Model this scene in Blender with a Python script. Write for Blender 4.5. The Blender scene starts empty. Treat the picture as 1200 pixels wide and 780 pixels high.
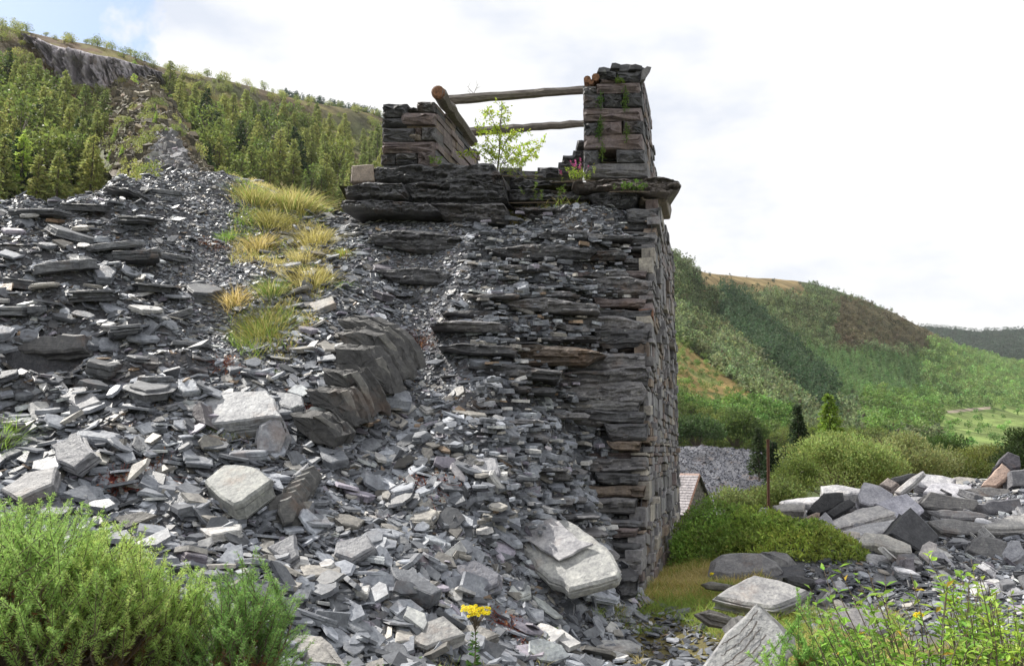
import bpy, math
import numpy as np
rng = np.random.default_rng(11)
C = bpy.context.scene.collection
F = 1000.0
PITCH = math.atan(140 / 1000); CP, SP = math.cos(PITCH), math.sin(PITCH)
EYE = 1.6

# ------------------------------------------------------------------ basic geometry helpers
def ray(px, py):
    a = (px - 600) / F; b = (390 - py) / F
    return np.array([a, CP - b * SP, SP + b * CP])
def P(px, py, D):
    d = ray(px, py); t = D / d[1]
    return np.array([d[0] * t, D, EYE + d[2] * t])
def proj(p):
    p = np.asarray(p, float); x = p[..., 0]; y = p[..., 1]; z = p[..., 2] - EYE
    zc = np.maximum(y * CP + z * SP, 1e-3); up = -y * SP + z * CP
    return 600 + F * x / zc, 390 - F * up / zc, zc
def nrm(v):
    v = np.asarray(v, float); return v / np.maximum(np.linalg.norm(v, axis=-1, keepdims=True), 1e-9)

def _h(ix, iy, iz=0):
    n = (ix * 374761393 + iy * 668265263 + iz * 1274126177) & 0x7fffffff
    n = ((n ^ (n >> 13)) * 1103515245) & 0x7fffffff
    n = ((n ^ (n >> 16)) * 12345 + n) & 0x7fffffff
    return (n % 100003) / 50001.5 - 1.0
def vnoise(x, y, seed=0):
    x = np.asarray(x, float); y = np.asarray(y, float)
    ix = np.floor(x).astype(np.int64); iy = np.floor(y).astype(np.int64)
    fx = x - ix; fy = y - iy
    fx = fx * fx * (3 - 2 * fx); fy = fy * fy * (3 - 2 * fy)
    a = _h(ix, iy, seed); b = _h(ix + 1, iy, seed); c = _h(ix, iy + 1, seed); d = _h(ix + 1, iy + 1, seed)
    return (a * (1 - fx) + b * fx) * (1 - fy) + (c * (1 - fx) + d * fx) * fy
def fbm(x, y, oct=4, seed=0):
    s = 0; a = 1; t = 0
    for o in range(oct):
        s = s + a * vnoise(x * 2 ** o, y * 2 ** o, seed + o * 17); t += a; a *= .5
    return s / t

class Acc:
    """collects vertices, faces of any size and a colour per vertex, and links them as ONE mesh object"""
    def __init__(s): s.v = []; s.c = []; s.f = []; s.n = 0
    def add(s, v, faces, col):
        v = np.asarray(v, float).reshape(-1, 3); k = len(v)
        col = np.asarray(col, float)
        if col.ndim == 1: col = np.tile(col[:3], (k, 1))
        s.v.append(v); s.c.append(col[:, :3])
        for f in (faces if isinstance(faces, list) else [faces]):
            f = np.asarray(f, np.int64)
            if f.ndim == 1: f = f[None]
            s.f.append(f + s.n)
        s.n += k
    def mesh(s, name, origin=(0, 0, 0), smooth=False):
        v = np.concatenate(s.v) - np.asarray(origin, float); c = np.concatenate(s.c)
        me = bpy.data.meshes.new(name)
        tot = np.concatenate([np.full(len(f), f.shape[1]) for f in s.f])
        loops = np.concatenate([f.ravel() for f in s.f])
        st = np.concatenate([[0], np.cumsum(tot)[:-1]])
        me.vertices.add(len(v)); me.vertices.foreach_set('co', v.astype(np.float32).ravel())
        me.loops.add(len(loops)); me.loops.foreach_set('vertex_index', loops.astype(np.int32))
        me.polygons.add(len(tot)); me.polygons.foreach_set('loop_start', st.astype(np.int32))
        me.polygons.foreach_set('loop_total', tot.astype(np.int32))
        me.polygons.foreach_set('use_smooth', np.full(len(tot), smooth))
        me.update(calc_edges=True)
        at = me.color_attributes.new('Col', 'FLOAT_COLOR', 'POINT')
        at.data.foreach_set('color', np.concatenate([c, np.ones((len(c), 1))], 1).astype(np.float32).ravel())
        me.validate()
        return me
    def build(s, name, mat, parent=None, origin=None, smooth=False):
        """origin in world space; with a parent the mesh is placed relative to it"""
        if origin is None:
            origin = np.array(parent.location) if parent is not None else np.zeros(3)
        me = s.mesh(name, origin, smooth)
        me.materials.append(mat)
        o = bpy.data.objects.new(name, me); C.objects.link(o)
        if parent is not None:
            o.parent = parent; o.location = np.asarray(origin, float) - np.array(parent.location)
        else: o.location = origin
        return o
def tag(o, label=None, cat=None, group=None, kind=None):
    if label: o['label'] = label
    if cat: o['category'] = cat
    if group: o['group'] = group
    if kind: o['kind'] = kind
    return o
def empty(name, loc, label=None, cat=None, group=None):
    o = bpy.data.objects.new(name, None); C.objects.link(o); o.location = [float(q) for q in loc]
    o.empty_display_size = .1
    return tag(o, label, cat, group)
def copy_tree(o, loc, rz=0, sc=1, parent=None):
    c = o.copy(); C.objects.link(c)
    if parent is None:
        c.location = [float(q) for q in loc]; c.rotation_euler = (0, 0, rz); c.scale = (sc, sc, sc)
    else: c.parent = parent
    for ch in o.children: copy_tree(ch, None, parent=c)
    return c

# ------------------------------------------------------------------ materials
def new_mat(name):
    m = bpy.data.materials.new(name); m.use_nodes = True
    nt = m.node_tree
    for n in list(nt.nodes): nt.nodes.remove(n)
    out = nt.nodes.new('ShaderNodeOutputMaterial')
    return m, nt, out
def N(nt, t, **kw):
    n = nt.nodes.new(t)
    for k, v in kw.items():
        if k in n.inputs: n.inputs[k].default_value = v
        else: setattr(n, k, v)
    return n
def ramp(nt, fac, stops):
    r = nt.nodes.new('ShaderNodeValToRGB'); e = r.color_ramp.elements
    while len(e) < len(stops): e.new(.5)
    for i, (p, c) in enumerate(stops):
        e[i].position = p; e[i].color = (*c, 1) if len(c) == 3 else c
    nt.links.new(fac, r.inputs[0]); return r
def mixc(nt, fac, a, b, mode='MIX'):
    m = nt.nodes.new('ShaderNodeMix'); m.data_type = 'RGBA'; m.blend_type = mode
    for s, v in ((0, fac), (6, a), (7, b)):
        if hasattr(v, 'links') or isinstance(v, bpy.types.NodeSocket): nt.links.new(v, m.inputs[s])
        else: m.inputs[s].default_value = v if s == 0 else (*v, 1)
    return m.outputs[2]

def slate_mat(name, strata=False, rough=.5, lichen=.0, rust=0.0, bumpd=.012, scale=1.0, tint=(1, 1, 1), spec=.4):
    m, nt, out = new_mat(name); L = nt.links.new
    b = N(nt, 'ShaderNodeBsdfPrincipled', Roughness=rough); b.inputs['Specular IOR Level'].default_value = spec
    geo = N(nt, 'ShaderNodeNewGeometry'); at = N(nt, 'ShaderNodeAttribute', attribute_name='Col')
    pos = geo.outputs['Position']
    n1 = N(nt, 'ShaderNodeTexNoise', Scale=7 * scale, Detail=8, Roughness=.62); L(pos, n1.inputs['Vector'])
    n2 = N(nt, 'ShaderNodeTexNoise', Scale=34 * scale, Detail=6, Roughness=.6); L(pos, n2.inputs['Vector'])
    r1 = ramp(nt, n1.outputs['Fac'], [(.28, (.55, .55, .58)), (.5, (1, 1, 1)), (.72, (1.42, 1.40, 1.34))])
    r2 = ramp(nt, n2.outputs['Fac'], [(.3, (.68, .68, .7)), (.7, (1.3, 1.29, 1.26))])
    c = mixc(nt, 1.0, at.outputs['Color'], r1.outputs[0], 'MULTIPLY')
    c = mixc(nt, 1.0, c, r2.outputs[0], 'MULTIPLY')
    c = mixc(nt, 1.0, c, tint, 'MULTIPLY')
    if rust:
        n3 = N(nt, 'ShaderNodeTexNoise', Scale=1.7 * scale, Detail=7, Roughness=.7); L(pos, n3.inputs['Vector'])
        r3 = ramp(nt, n3.outputs['Fac'], [(.56, (0, 0, 0)), (.68, (rust, rust, rust))])
        c = mixc(nt, r3.outputs[0], c, (.21, .115, .06))
    if lichen:
        n4 = N(nt, 'ShaderNodeTexVoronoi', Scale=11 * scale); L(pos, n4.inputs['Vector'])
        n5 = N(nt, 'ShaderNodeTexNoise', Scale=3.1 * scale, Detail=4); L(pos, n5.inputs['Vector'])
        mm = N(nt, 'ShaderNodeMath', operation='ADD'); L(n4.outputs['Distance'], mm.inputs[0])
        r5 = ramp(nt, n5.outputs['Fac'], [(.45, (.5, .5, .5)), (.62, (0, 0, 0))]); L(r5.outputs[0], mm.inputs[1])
        r4 = ramp(nt, mm.outputs[0], [(.16, (lichen, lichen, lichen)), (.25, (0, 0, 0))])
        c = mixc(nt, r4.outputs[0], c, (.33, .34, .31))
    L(c, b.inputs['Base Color'])
    mp = N(nt, 'ShaderNodeMapping'); L(pos, mp.inputs[0])
    mp.inputs['Scale'].default_value = (1, 1, 9) if strata else (2, 2, 2)
    n6 = N(nt, 'ShaderNodeTexNoise', Scale=(3.2 if strata else 9) * scale, Detail=9, Roughness=.68); L(mp.outputs[0], n6.inputs['Vector'])
    bu = N(nt, 'ShaderNodeBump', Strength=.8, Distance=bumpd * (2.2 if strata else 1)); L(n6.outputs['Fac'], bu.inputs['Height'])
    L(bu.outputs[0], b.inputs['Normal'])
    L(b.outputs[0], out.inputs[0]); return m

def leaf_mat(name, trans=.4, rough=.55, var=.25, spec=.3):
    m, nt, out = new_mat(name); L = nt.links.new
    at = N(nt, 'ShaderNodeAttribute', attribute_name='Col')
    oi = N(nt, 'ShaderNodeObjectInfo')
    hs = N(nt, 'ShaderNodeHueSaturation'); L(at.outputs['Color'], hs.inputs['Color'])
    mr = N(nt, 'ShaderNodeMapRange'); L(oi.outputs['Random'], mr.inputs[0])
    mr.inputs[3].default_value = 1 - var; mr.inputs[4].default_value = 1 + var
    L(mr.outputs[0], hs.inputs['Value'])
    mh = N(nt, 'ShaderNodeMapRange'); L(oi.outputs['Random'], mh.inputs[0])
    mh.inputs[3].default_value = .5 + var * .08; mh.inputs[4].default_value = .5 - var * .08
    L(mh.outputs[0], hs.inputs['Hue'])
    b = N(nt, 'ShaderNodeBsdfPrincipled', Roughness=rough); b.inputs['Specular IOR Level'].default_value = spec
    L(hs.outputs[0], b.inputs['Base Color'])
    t = N(nt, 'ShaderNodeBsdfTranslucent'); L(hs.outputs[0], t.inputs[0])
    mx = N(nt, 'ShaderNodeMixShader'); mx.inputs[0].default_value = trans
    L(b.outputs[0], mx.inputs[1]); L(t.outputs[0], mx.inputs[2]); L(mx.outputs[0], out.inputs[0])
    return m
def bark_mat(name, a, b_, sc=6, rough=.85, bump=.02, stretch=(4, 4, 1)):
    m, nt, out = new_mat(name); L = nt.links.new
    b = N(nt, 'ShaderNodeBsdfPrincipled', Roughness=rough)
    tc = N(nt, 'ShaderNodeTexCoord'); mp = N(nt, 'ShaderNodeMapping'); L(tc.outputs['Object'], mp.inputs[0])
    mp.inputs['Scale'].default_value = stretch
    n = N(nt, 'ShaderNodeTexNoise', Scale=sc, Detail=8, Roughness=.65); L(mp.outputs[0], n.inputs['Vector'])
    r = ramp(nt, n.outputs['Fac'], [(.3, a), (.7, b_)]); L(r.outputs[0], b.inputs['Base Color'])
    bu = N(nt, 'ShaderNodeBump', Strength=.9, Distance=bump); L(n.outputs['Fac'], bu.inputs['Height']); L(bu.outputs[0], b.inputs['Normal'])
    L(b.outputs[0], out.inputs[0]); return m
def ground_mat(name, sc=1.0, bumpd=.03, rough=.9, k=(.6, 1.4)):
    m, nt, out = new_mat(name); L = nt.links.new
    b = N(nt, 'ShaderNodeBsdfPrincipled', Roughness=rough); b.inputs['Specular IOR Level'].default_value = .15
    geo = N(nt, 'ShaderNodeNewGeometry'); at = N(nt, 'ShaderNodeAttribute', attribute_name='Col')
    n1 = N(nt, 'ShaderNodeTexNoise', Scale=sc, Detail=12, Roughness=.72); L(geo.outputs['Position'], n1.inputs['Vector'])
    r1 = ramp(nt, n1.outputs['Fac'], [(.32, (k[0],) * 3), (.68, (k[1],) * 3)])
    c = mixc(nt, 1.0, at.outputs['Color'], r1.outputs[0], 'MULTIPLY'); L(c, b.inputs['Base Color'])
    n2 = N(nt, 'ShaderNodeTexNoise', Scale=sc * 7, Detail=9, Roughness=.7); L(geo.outputs['Position'], n2.inputs['Vector'])
    bu = N(nt, 'ShaderNodeBump', Strength=1, Distance=bumpd); L(n2.outputs['Fac'], bu.inputs['Height']); L(bu.outputs[0], b.inputs['Normal'])
    L(b.outputs[0], out.inputs[0]); return m

M = {}
M['slate'] = slate_mat('slate', rust=.2, rough=.48, spec=.4)
M['black'] = slate_mat('black_slate', rough=.55, bumpd=.03, scale=.8)
M['slab'] = slate_mat('slate_slab', rough=.52, lichen=.45, bumpd=.035, scale=.8, rust=.35)
M['edge'] = slate_mat('slate_edge', strata=True, rough=.6, lichen=.5, rust=.3)
M['block'] = slate_mat('dressed_slate', rough=.65, lichen=.35, rust=.2, bumpd=.03, scale=.7)
M['gravel'] = slate_mat('slate_gravel', rough=.75, bumpd=.06, scale=2.2, rust=.3)
M['farscree'] = slate_mat('far_slate_waste', rough=.8, bumpd=.35, scale=.22, rust=.3)
M['cliff'] = slate_mat('cliff_rock', rough=.8, bumpd=.9, scale=.12, rust=.45)
M['leaf'] = leaf_mat('leaf', trans=.45)
M['needle'] = leaf_mat('needle', trans=.45, var=.26)
M['grass'] = leaf_mat('grass_blade', trans=.5, rough=.6)
M['petal'] = leaf_mat('petal', trans=.35, var=.05)
M['bark'] = bark_mat('bark', (.05, .04, .03), (.16, .13, .1))
M['twig'] = bark_mat('twig', (.10, .07, .05), (.2, .16, .12), sc=20)
M['timber'] = bark_mat('weathered_timber', (.06, .05, .045), (.27, .24, .21), sc=5, rough=.75, bump=.035, stretch=(1.2, 9, 9))
M['endgrain'] = bark_mat('rotten_timber_end', (.05, .022, .012), (.34, .17, .09), sc=9, bump=.03, stretch=(3, 3, 3))
M['iron'] = bark_mat('rusted_iron', (.05, .022, .014), (.14, .06, .035), sc=20)
M['ground'] = ground_mat('soil_and_turf', sc=3, bumpd=.05)
M['hill'] = ground_mat('hillside_cover', sc=.06, bumpd=1.2, k=(.5, 1.5))
M['roof'] = slate_mat('roof_slate', rough=.55, bumpd=.02, scale=.8)
M['stonewall'] = slate_mat('house_stone', rough=.85, bumpd=.06, scale=.8, rust=.3)

# ------------------------------------------------------------------ shape makers
def slab(acc, poly, n, thick, col, rough=.05, step=.12, layers=3, ch=.015, seed=None, lam=.012, relief=.012, facet=0):
    """irregular laminated stone: poly = world points on its outer face, n = outward normal, thick = depth behind it"""
    r = np.random.default_rng(seed if seed is not None else int(rng.integers(1 << 30)))
    poly = np.asarray(poly, float); n = nrm(n)
    u = nrm(np.cross(n, [0.13, .31, 1.0]) if abs(n[2]) < .95 else np.cross(n, [0, 1, .01])); w = np.cross(n, u)
    c0 = poly.mean(0); q = np.stack([(poly - c0) @ u, (poly - c0) @ w], 1)
    area = .5 * np.sum(q[:, 0] * np.roll(q[:, 1], -1) - np.roll(q[:, 0], -1) * q[:, 1])
    if area < 0: q = q[::-1]
    pts = []
    for i in range(len(q)):
        a, b = q[i], q[(i + 1) % len(q)]; L = np.linalg.norm(b - a); k = max(1, min(9, int(round(L / step))))
        nn = np.array([(b - a)[1], -(b - a)[0]]) / max(L, 1e-6)
        for j in range(k):
            t = j / k + (r.uniform(-.25, .25) / k if j else 0)
            pts.append(a + (b - a) * t + nn * (r.normal() * rough * min(L, .6) * (.35 if j else .15)))
    q = np.array(pts); m = len(q)
    e = np.roll(q, -1, 0) - q; en = np.stack([e[:, 1], -e[:, 0]], 1); en /= np.maximum(np.linalg.norm(en, axis=1, keepdims=True), 1e-6)
    vn = en + np.roll(en, 1, 0); vn /= np.maximum(np.linalg.norm(vn, axis=1, keepdims=True), .5)
    rings = [(q - vn * ch * .9, r.normal(0, relief, m) * .12), (q + vn * ch * .1, -ch * .8 + r.normal(0, relief, m) * .3)]
    z = -ch; off = 0.0
    hs = np.sort(r.uniform(.12, .9, layers)) if layers else []
    for h in hs:
        jit = r.normal(0, lam * .5, m)
        rings.append((q + vn * (off + jit)[:, None], np.full(m, -h * thick) + r.normal(0, relief * .2, m)))
        off = r.normal(0, lam * 1.3)
        rings.append((q + vn * (off + jit * .5 + r.normal(0, lam * .3, m))[:, None], np.full(m, -h * thick - .004 * min(1, thick * 8)) ))
    rings.append((q + vn * (off - ch * .5), np.full(m, -thick)))
    V = np.concatenate([c0 + a[:, :1] * u + a[:, 1:] * w + np.asarray(h)[:, None] * n for a, h in rings])
    fs = []
    i = np.arange(m); j = (i + 1) % m
    for k in range(len(rings) - 1):
        fs.append(np.stack([k * m + i, (k + 1) * m + i, (k + 1) * m + j, k * m + j], 1))
    nv = len(rings) * m
    if facet:      # broken, faceted face: an inner ring and a centre pushed in and out
        g = q.mean(0) + r.normal(0, .06, 2) * (q.max(0) - q.min(0)); inn = g + (q - g) * r.uniform(.35, .72, (m, 1))
        cen = c0 + g[0] * u + g[1] * w + n * r.normal(0, facet)
        V = np.concatenate([V, c0 + inn[:, :1] * u + inn[:, 1:] * w + (np.repeat(r.normal(0, facet, (m + 1) // 2), 2)[:m] + r.normal(0, facet * .3, m))[:, None] * n, cen[None]])
        fs.append(np.stack([i, i + nv, j + nv, j], 1)[:, ::-1]); fs.append(np.stack([i + nv, np.full(m, nv + m), j + nv], 1)[:, ::-1])
    else: fs.append(i[None])
    fs.append((i[::-1] + (len(rings) - 1) * m)[None])
    acc.add(V, fs, col)
def ledge(acc, pts, D, depth, col, r, bump=.05, h0=.07, yaw=0.0, sh=0.0):
    """layered rock face whose outline runs left to right: stepped strata, broken upper and lower edges"""
    w = np.array([P(a, b, D) for a, b in pts]); x0, x1 = w[:, 0].min(), w[:, 0].max(); n = max(6, min(90, int((x1 - x0) / .03)))
    k = len(w); xs = np.linspace(x0 + 1e-4, x1 - 1e-4, n); hi = np.full(n, -1e9); lo = np.full(n, 1e9)
    for i in range(k):
        a, b = w[i], w[(i + 1) % k]
        if abs(a[0] - b[0]) < 1e-6: continue
        t = (xs - a[0]) / (b[0] - a[0]); m = (t >= 0) & (t <= 1); z = a[2] + (b[2] - a[2]) * t; hi = np.where(m, np.maximum(hi, z), hi); lo = np.where(m, np.minimum(lo, z), lo)
    H = float((hi - lo).max()); so = r.uniform(0, 90); hi = hi + .10 * H * fbm(xs * 3 + so, xs * 0, 3, 3); lo = lo + .10 * H * fbm(xs * 3 + so, xs * 0 + 9, 3, 4); mid = (hi + lo) / 2; hi = np.maximum(hi, mid + .012); lo = np.minimum(lo, mid - .012)
    nz = max(5, min(22, int(H / .018))); v = np.linspace(0, 1, nz)
    Z = lo[None] + (hi - lo)[None] * v[:, None]; X = np.broadcast_to(xs, Z.shape).copy()
    q = Z / h0 + 1.1 * fbm(X * 1.3 + so, Z * 2, 3, 7) + so; fl = np.floor(q); st = _h(fl.astype(np.int64), np.floor(X * 1.6 + fl * .37 + so).astype(np.int64), 5)
    ef = np.minimum(v, 1 - v)[:, None] * 2; ex = np.minimum(np.linspace(0, 1, n), 1 - np.linspace(0, 1, n))[None] * n * .35
    crk = np.clip(1 - np.abs(fbm(X * 1.9 + Z * 1.1 + so, Z * 3.2, 2, 21)) * 9, 0, 1); Y = D - bump * (st * .7 + .8 * fbm(X * 5 + so, Z * 9, 3, 8) + .45 * fbm(X * 17 + so, Z * 34, 2, 9) - .5 * crk) * np.clip(ef * 3, .3, 1) + bump * .9 * (1 - np.clip(ef * 3.5, 0, 1)) + bump * 1.2 * (1 - np.clip(ex, 0, 1)) + yaw * (X - x0)
    F_ = np.stack([X, Y, Z], -1); nb = F_.copy(); nb[..., 1] = D + depth; nb[..., 0] += sh * depth
    ii = np.arange(nz * n).reshape(nz, n); o = nz * n
    f = [np.stack([ii[:-1, :-1], ii[:-1, 1:], ii[1:, 1:], ii[1:, :-1]], -1).reshape(-1, 4)]
    loop = np.concatenate([ii[0, :], ii[1:, -1], ii[-1, -2::-1], ii[-2:0:-1, 0]]); m = len(loop); bk = np.arange(m) + o; nx = np.roll(np.arange(m), -1)
    f += [np.stack([loop, bk, bk[nx], loop[nx]], 1), bk[None]]
    V = np.concatenate([F_.reshape(-1, 3), nb.reshape(-1, 3)[loop]]); c = np.asarray(col, float)[None] * (1 + .30 * np.concatenate([st.ravel(), st.ravel()[loop]]))[:, None]
    acc.add(V, f, np.clip(c, .01, .9))
def hitplane(px, py, p0, n):
    d = ray(px, py); o = np.array([0, 0, EYE]); t = ((p0 - o) @ n) / (d @ n)
    return o + d * t
def poly_px(pts, D, n):
    pts = np.asarray(pts, float); n = nrm(n)
    cx, cy = pts.mean(0); p0 = P(cx, cy, D)
    return np.array([hitplane(a, b, p0, n) for a, b in pts])

def chips(acc, pos, size, nor, thick, cols, rg, asp=(.34, .92)):
    """many small flat angular slates in one go"""
    Nn = len(pos); ns = rg.integers(4, 8, Nn)
    for m in range(4, 8):
        s = np.where(ns == m)[0]; k = len(s)
        if not k: continue
        ang = (np.arange(m)[None] + rg.uniform(-.33, .33, (k, m))) * 2 * np.pi / m
        rad = rg.uniform(.72, 1.08, (k, m))
        a = rad * np.cos(ang); b = rad * np.sin(ang) * rg.uniform(*asp, (k, 1))
        n = nrm(nor[s]); yaw = rg.uniform(0, 2 * np.pi, k)
        t0 = np.stack([np.cos(yaw), np.sin(yaw), np.zeros(k)], 1)
        u = nrm(t0 - n * np.sum(t0 * n, 1, keepdims=True)); w = np.cross(n, u)
        sz = size[s][:, None, None] * .5; th = thick[s][:, None, None]
        base = pos[s][:, None] + (a[..., None] * u[:, None] + b[..., None] * w[:, None]) * sz
        sh = rg.uniform(.86, 1.04, (k, m, 1))
        tilt = (a[..., None] * rg.normal(0, .12, (k, 1, 1)) + 0) * th
        top = pos[s][:, None] + (a[..., None] * u[:, None] + b[..., None] * w[:, None]) * sz * sh + n[:, None] * (th + tilt)
        V = np.concatenate([base, top], 1).reshape(-1, 3)
        o = (np.arange(k) * 2 * m)[:, None]; i = np.arange(m); j = (i + 1) % m
        side = (np.stack([i, j, j + m, i + m], 1)[None] + o[..., None]).reshape(-1, 4)
        tp = (i + m)[None] + o; bt = i[::-1][None] + o
        acc.add(V, [side, tp, bt], np.repeat(cols[s], 2 * m, 0))
def tube(acc, pts, rad, col, sides=6, cap=True):
    pts = np.asarray(pts, float); k = len(pts); rad = np.broadcast_to(np.asarray(rad, float), (k,))
    t = np.gradient(pts, axis=0); t = nrm(t)
    ref = np.array([0, 0, 1.]) if abs(t[0][2]) < .9 else np.array([1., 0, 0])
    u = nrm(np.cross(t, ref)); w = np.cross(t, u)
    a = np.arange(sides) * 2 * np.pi / sides
    V = pts[:, None] + rad[:, None, None] * (np.cos(a)[None, :, None] * u[:, None] + np.sin(a)[None, :, None] * w[:, None])
    i = np.arange(sides); j = (i + 1) % sides
    f = (np.stack([i, j, j + sides, i + sides], 1)[None] + (np.arange(k - 1) * sides)[:, None, None]).reshape(-1, 4)
    fs = [f]
    if cap: fs += [i[::-1][None], (i + (k - 1) * sides)[None]]
    acc.add(V.reshape(-1, 3), fs, col)
def leaves(acc, pos, d, L, Wd, cols, rg, curl=.15, up=None):
    """diamond leaves, each two bent faces"""
    k = len(pos); d = nrm(d); r = rg.normal(size=(k, 3)) if up is None else up + rg.normal(size=(k, 3)) * .35
    s = nrm(np.cross(d, r)); n = np.cross(s, d)
    L = np.broadcast_to(L, (k,))[:, None]; Wd = np.broadcast_to(Wd, (k,))[:, None]
    V = np.stack([pos, pos + d * L * .45 + s * Wd * .5 + n * L * curl * .5, pos + d * L - n * L * curl, pos + d * L * .45 - s * Wd * .5 + n * L * curl * .5], 1).reshape(-1, 3)
    o = (np.arange(k) * 4)[:, None]
    acc.add(V, [np.array([[0, 1, 2]]) + o, np.array([[0, 2, 3]]) + o], np.repeat(cols, 4, 0))
def blades(acc, pos, d, L, Wd, cols, rg, bend=.5):
    """grass blades of three segments that arch over"""
    k = len(pos); d = nrm(d); az = rg.uniform(0, 2 * np.pi, k)
    s = np.stack([np.cos(az), np.sin(az), np.zeros(k)], 1); out = nrm(d * [1, 1, 0] + rg.normal(size=(k, 3)) * [.3, .3, 0])
    L = np.broadcast_to(L, (k,))[:, None]; Wd = np.broadcast_to(Wd, (k,))[:, None]; bb = (bend * rg.uniform(.3, 1.4, k))[:, None]
    def at(t): return pos + d * L * t + out * L * bb * t * t * .7 - np.array([0, 0, 1]) * L * bb * t ** 2.5 * .45
    V = np.stack([at(0) - s * Wd * .5, at(0) + s * Wd * .5, at(.4) - s * Wd * .45, at(.4) + s * Wd * .45, at(.75) - s * Wd * .28, at(.75) + s * Wd * .28, at(1.)], 1).reshape(-1, 3)
    o = (np.arange(k) * 7)[:, None]
    acc.add(V, [np.array([[0, 1, 3, 2]]) + o, np.array([[2, 3, 5, 4]]) + o, np.array([[4, 5, 6]]) + o], np.repeat(cols, 7, 0))
def vcol(base, k, rg, v=.2, h=.06):
    c = np.tile(np.asarray(base, float), (k, 1)) * (1 + rg.normal(0, v, (k, 1))) * (1 + rg.normal(0, h, (k, 3)))
    return np.clip(c, .005, .9)
# ------------------------------------------------------------------ near terrain: height field through control points
WA = P(752, 700, 11.0)[:2]; WB = P(797, 650, 19.0)[:2]
WDIR = nrm(WB - WA); WNOR = np.array([WDIR[1], -WDIR[0]])      # tower side wall: line and outward (right) normal
def wall_dist(x, y): return (x - WA[0]) * WNOR[0] + (y - WA[1]) * WNOR[1]
def tps(pts):
    pts = np.array(pts); xy = pts[:, :2]; k = len(pts)
    r = np.linalg.norm(xy[:, None] - xy[None], axis=2); K = np.where(r > 0, r * r * np.log(r + 1e-9), 0) + np.eye(k) * .02
    Q = np.c_[np.ones(k), xy]; A = np.block([[K, Q], [Q.T, np.zeros((3, 3))]])
    s = np.linalg.solve(A, np.r_[pts[:, 2], 0, 0, 0])
    def f(x, y):
        x = np.asarray(x, float); sh = x.shape; q = np.c_[x.ravel(), np.asarray(y, float).ravel()]
        o = np.empty(len(q))
        for i in range(0, len(q), 20000):
            rr = np.linalg.norm(q[i:i + 20000, None] - xy[None], axis=2)
            o[i:i + 20000] = (rr * rr * np.log(rr + 1e-9)) @ s[:k] + s[k] + q[i:i + 20000] @ s[k + 1:]
        return o.reshape(sh)
    return f
SP_ = [P(*a) for a in [(-200, 780, 4), (0, 780, 4.6), (200, 780, 5.2), (400, 780, 6.3), (600, 780, 7.2), (750, 780, 8), (850, 775, 8.2),
    (-250, 600, 6.6), (0, 620, 7.0), (200, 620, 7.4), (400, 620, 8.2), (600, 620, 9.1), (700, 650, 9.9), (300, 700, 6.5), (500, 700, 7.6), (650, 710, 8.8), (740, 720, 9.7),
    (0, 500, 8.8), (200, 500, 9.0), (300, 500, 9.4), (400, 500, 9.8), (560, 500, 10.4), (660, 540, 11.1),
    (-250, 420, 9), (0, 400, 10), (200, 380, 11), (330, 400, 11.2), (400, 380, 11.5), (470, 400, 11.8), (560, 400, 11.9), (700, 440, 12.7),
    (-250, 320, 11.5), (0, 300, 12.0), (110, 300, 12.4), (200, 290, 13.2), (330, 300, 13.8), (450, 300, 13.9), (600, 320, 13.4), (720, 330, 13.7),
    (-250, 250, 13.2), (0, 248, 14), (60, 236, 14.8), (110, 224, 15.4), (170, 210, 16), (225, 215, 17), (280, 226, 18.5), (330, 240, 18.5), (400, 256, 17),
    (450, 256, 15.4), (600, 258, 14.9), (720, 258, 14.8), (752, 640, 12.1), (755, 560, 12.5), (758, 440, 13.1), (765, 330, 14.1), (715, 580, 12.2)]]
SP_ += [np.array(a, float) for a in [(-1.5, 16.2, 6.4), (.5, 16, 6.3), (2.3, 15.8, 6.3), (0, 19, 6.3), (3, 19, 6.2), (-3, 20, 6.0), (-6, 22, 6.2), (-9, 21, 5.0), (-12, 18, 3.6), (-16, 16, 3), (-20, 12, 2), (-12, 8, 1.8), (-8, 4, .6),
    (0, 0, 0), (-4, 0, .1), (4, 0, 0), (3, 4, 0), (-2, 2.5, .05), (-5.5, 19.5, 6.6), (-7, 18.5, 6.4), (0, 24, 4.5), (-8, 28, 4), (-18, 26, 1)]]
Sf = tps(SP_)
GP = [P(*a) for a in [(850, 700, 10.5), (830, 660, 14), (800, 650, 18), (850, 610, 19), (900, 640, 14), (1000, 720, 10.3), (1190, 700, 10.5), (950, 660, 12.3), (1000, 640, 14), (1060, 600, 17),
    (1100, 640, 14.2), (1180, 620, 15), (1000, 590, 19), (1150, 566, 20), (1250, 552, 20), (960, 608, 17), (1250, 640, 14), (780, 780, 8), (950, 780, 7.5), (1200, 780, 7), (1300, 780, 7)]]
GP += [np.array(a, float) for a in [(0, 0, 0), (4, 0, 0), (3, 4, 0), (8, 4, -.1), (14, 6, -.4), (5, 24, -1.6), (9, 25, -1.6), (14, 25, -1.2), (20, 22, -.5), (20, 14, -.3), (4, 34, -3), (12, 36, -3.2), (24, 34, -3), (0, 30, -2.6), (-6, 34, -3)]]
Gf = tps(GP)
GX = np.arange(-24, 30.01, .1); GY = np.arange(-6, 38.01, .1)
XX, YY = np.meshgrid(GX, GY)
def screeness(x, y):
    d = wall_dist(x, y)
    return d
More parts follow.
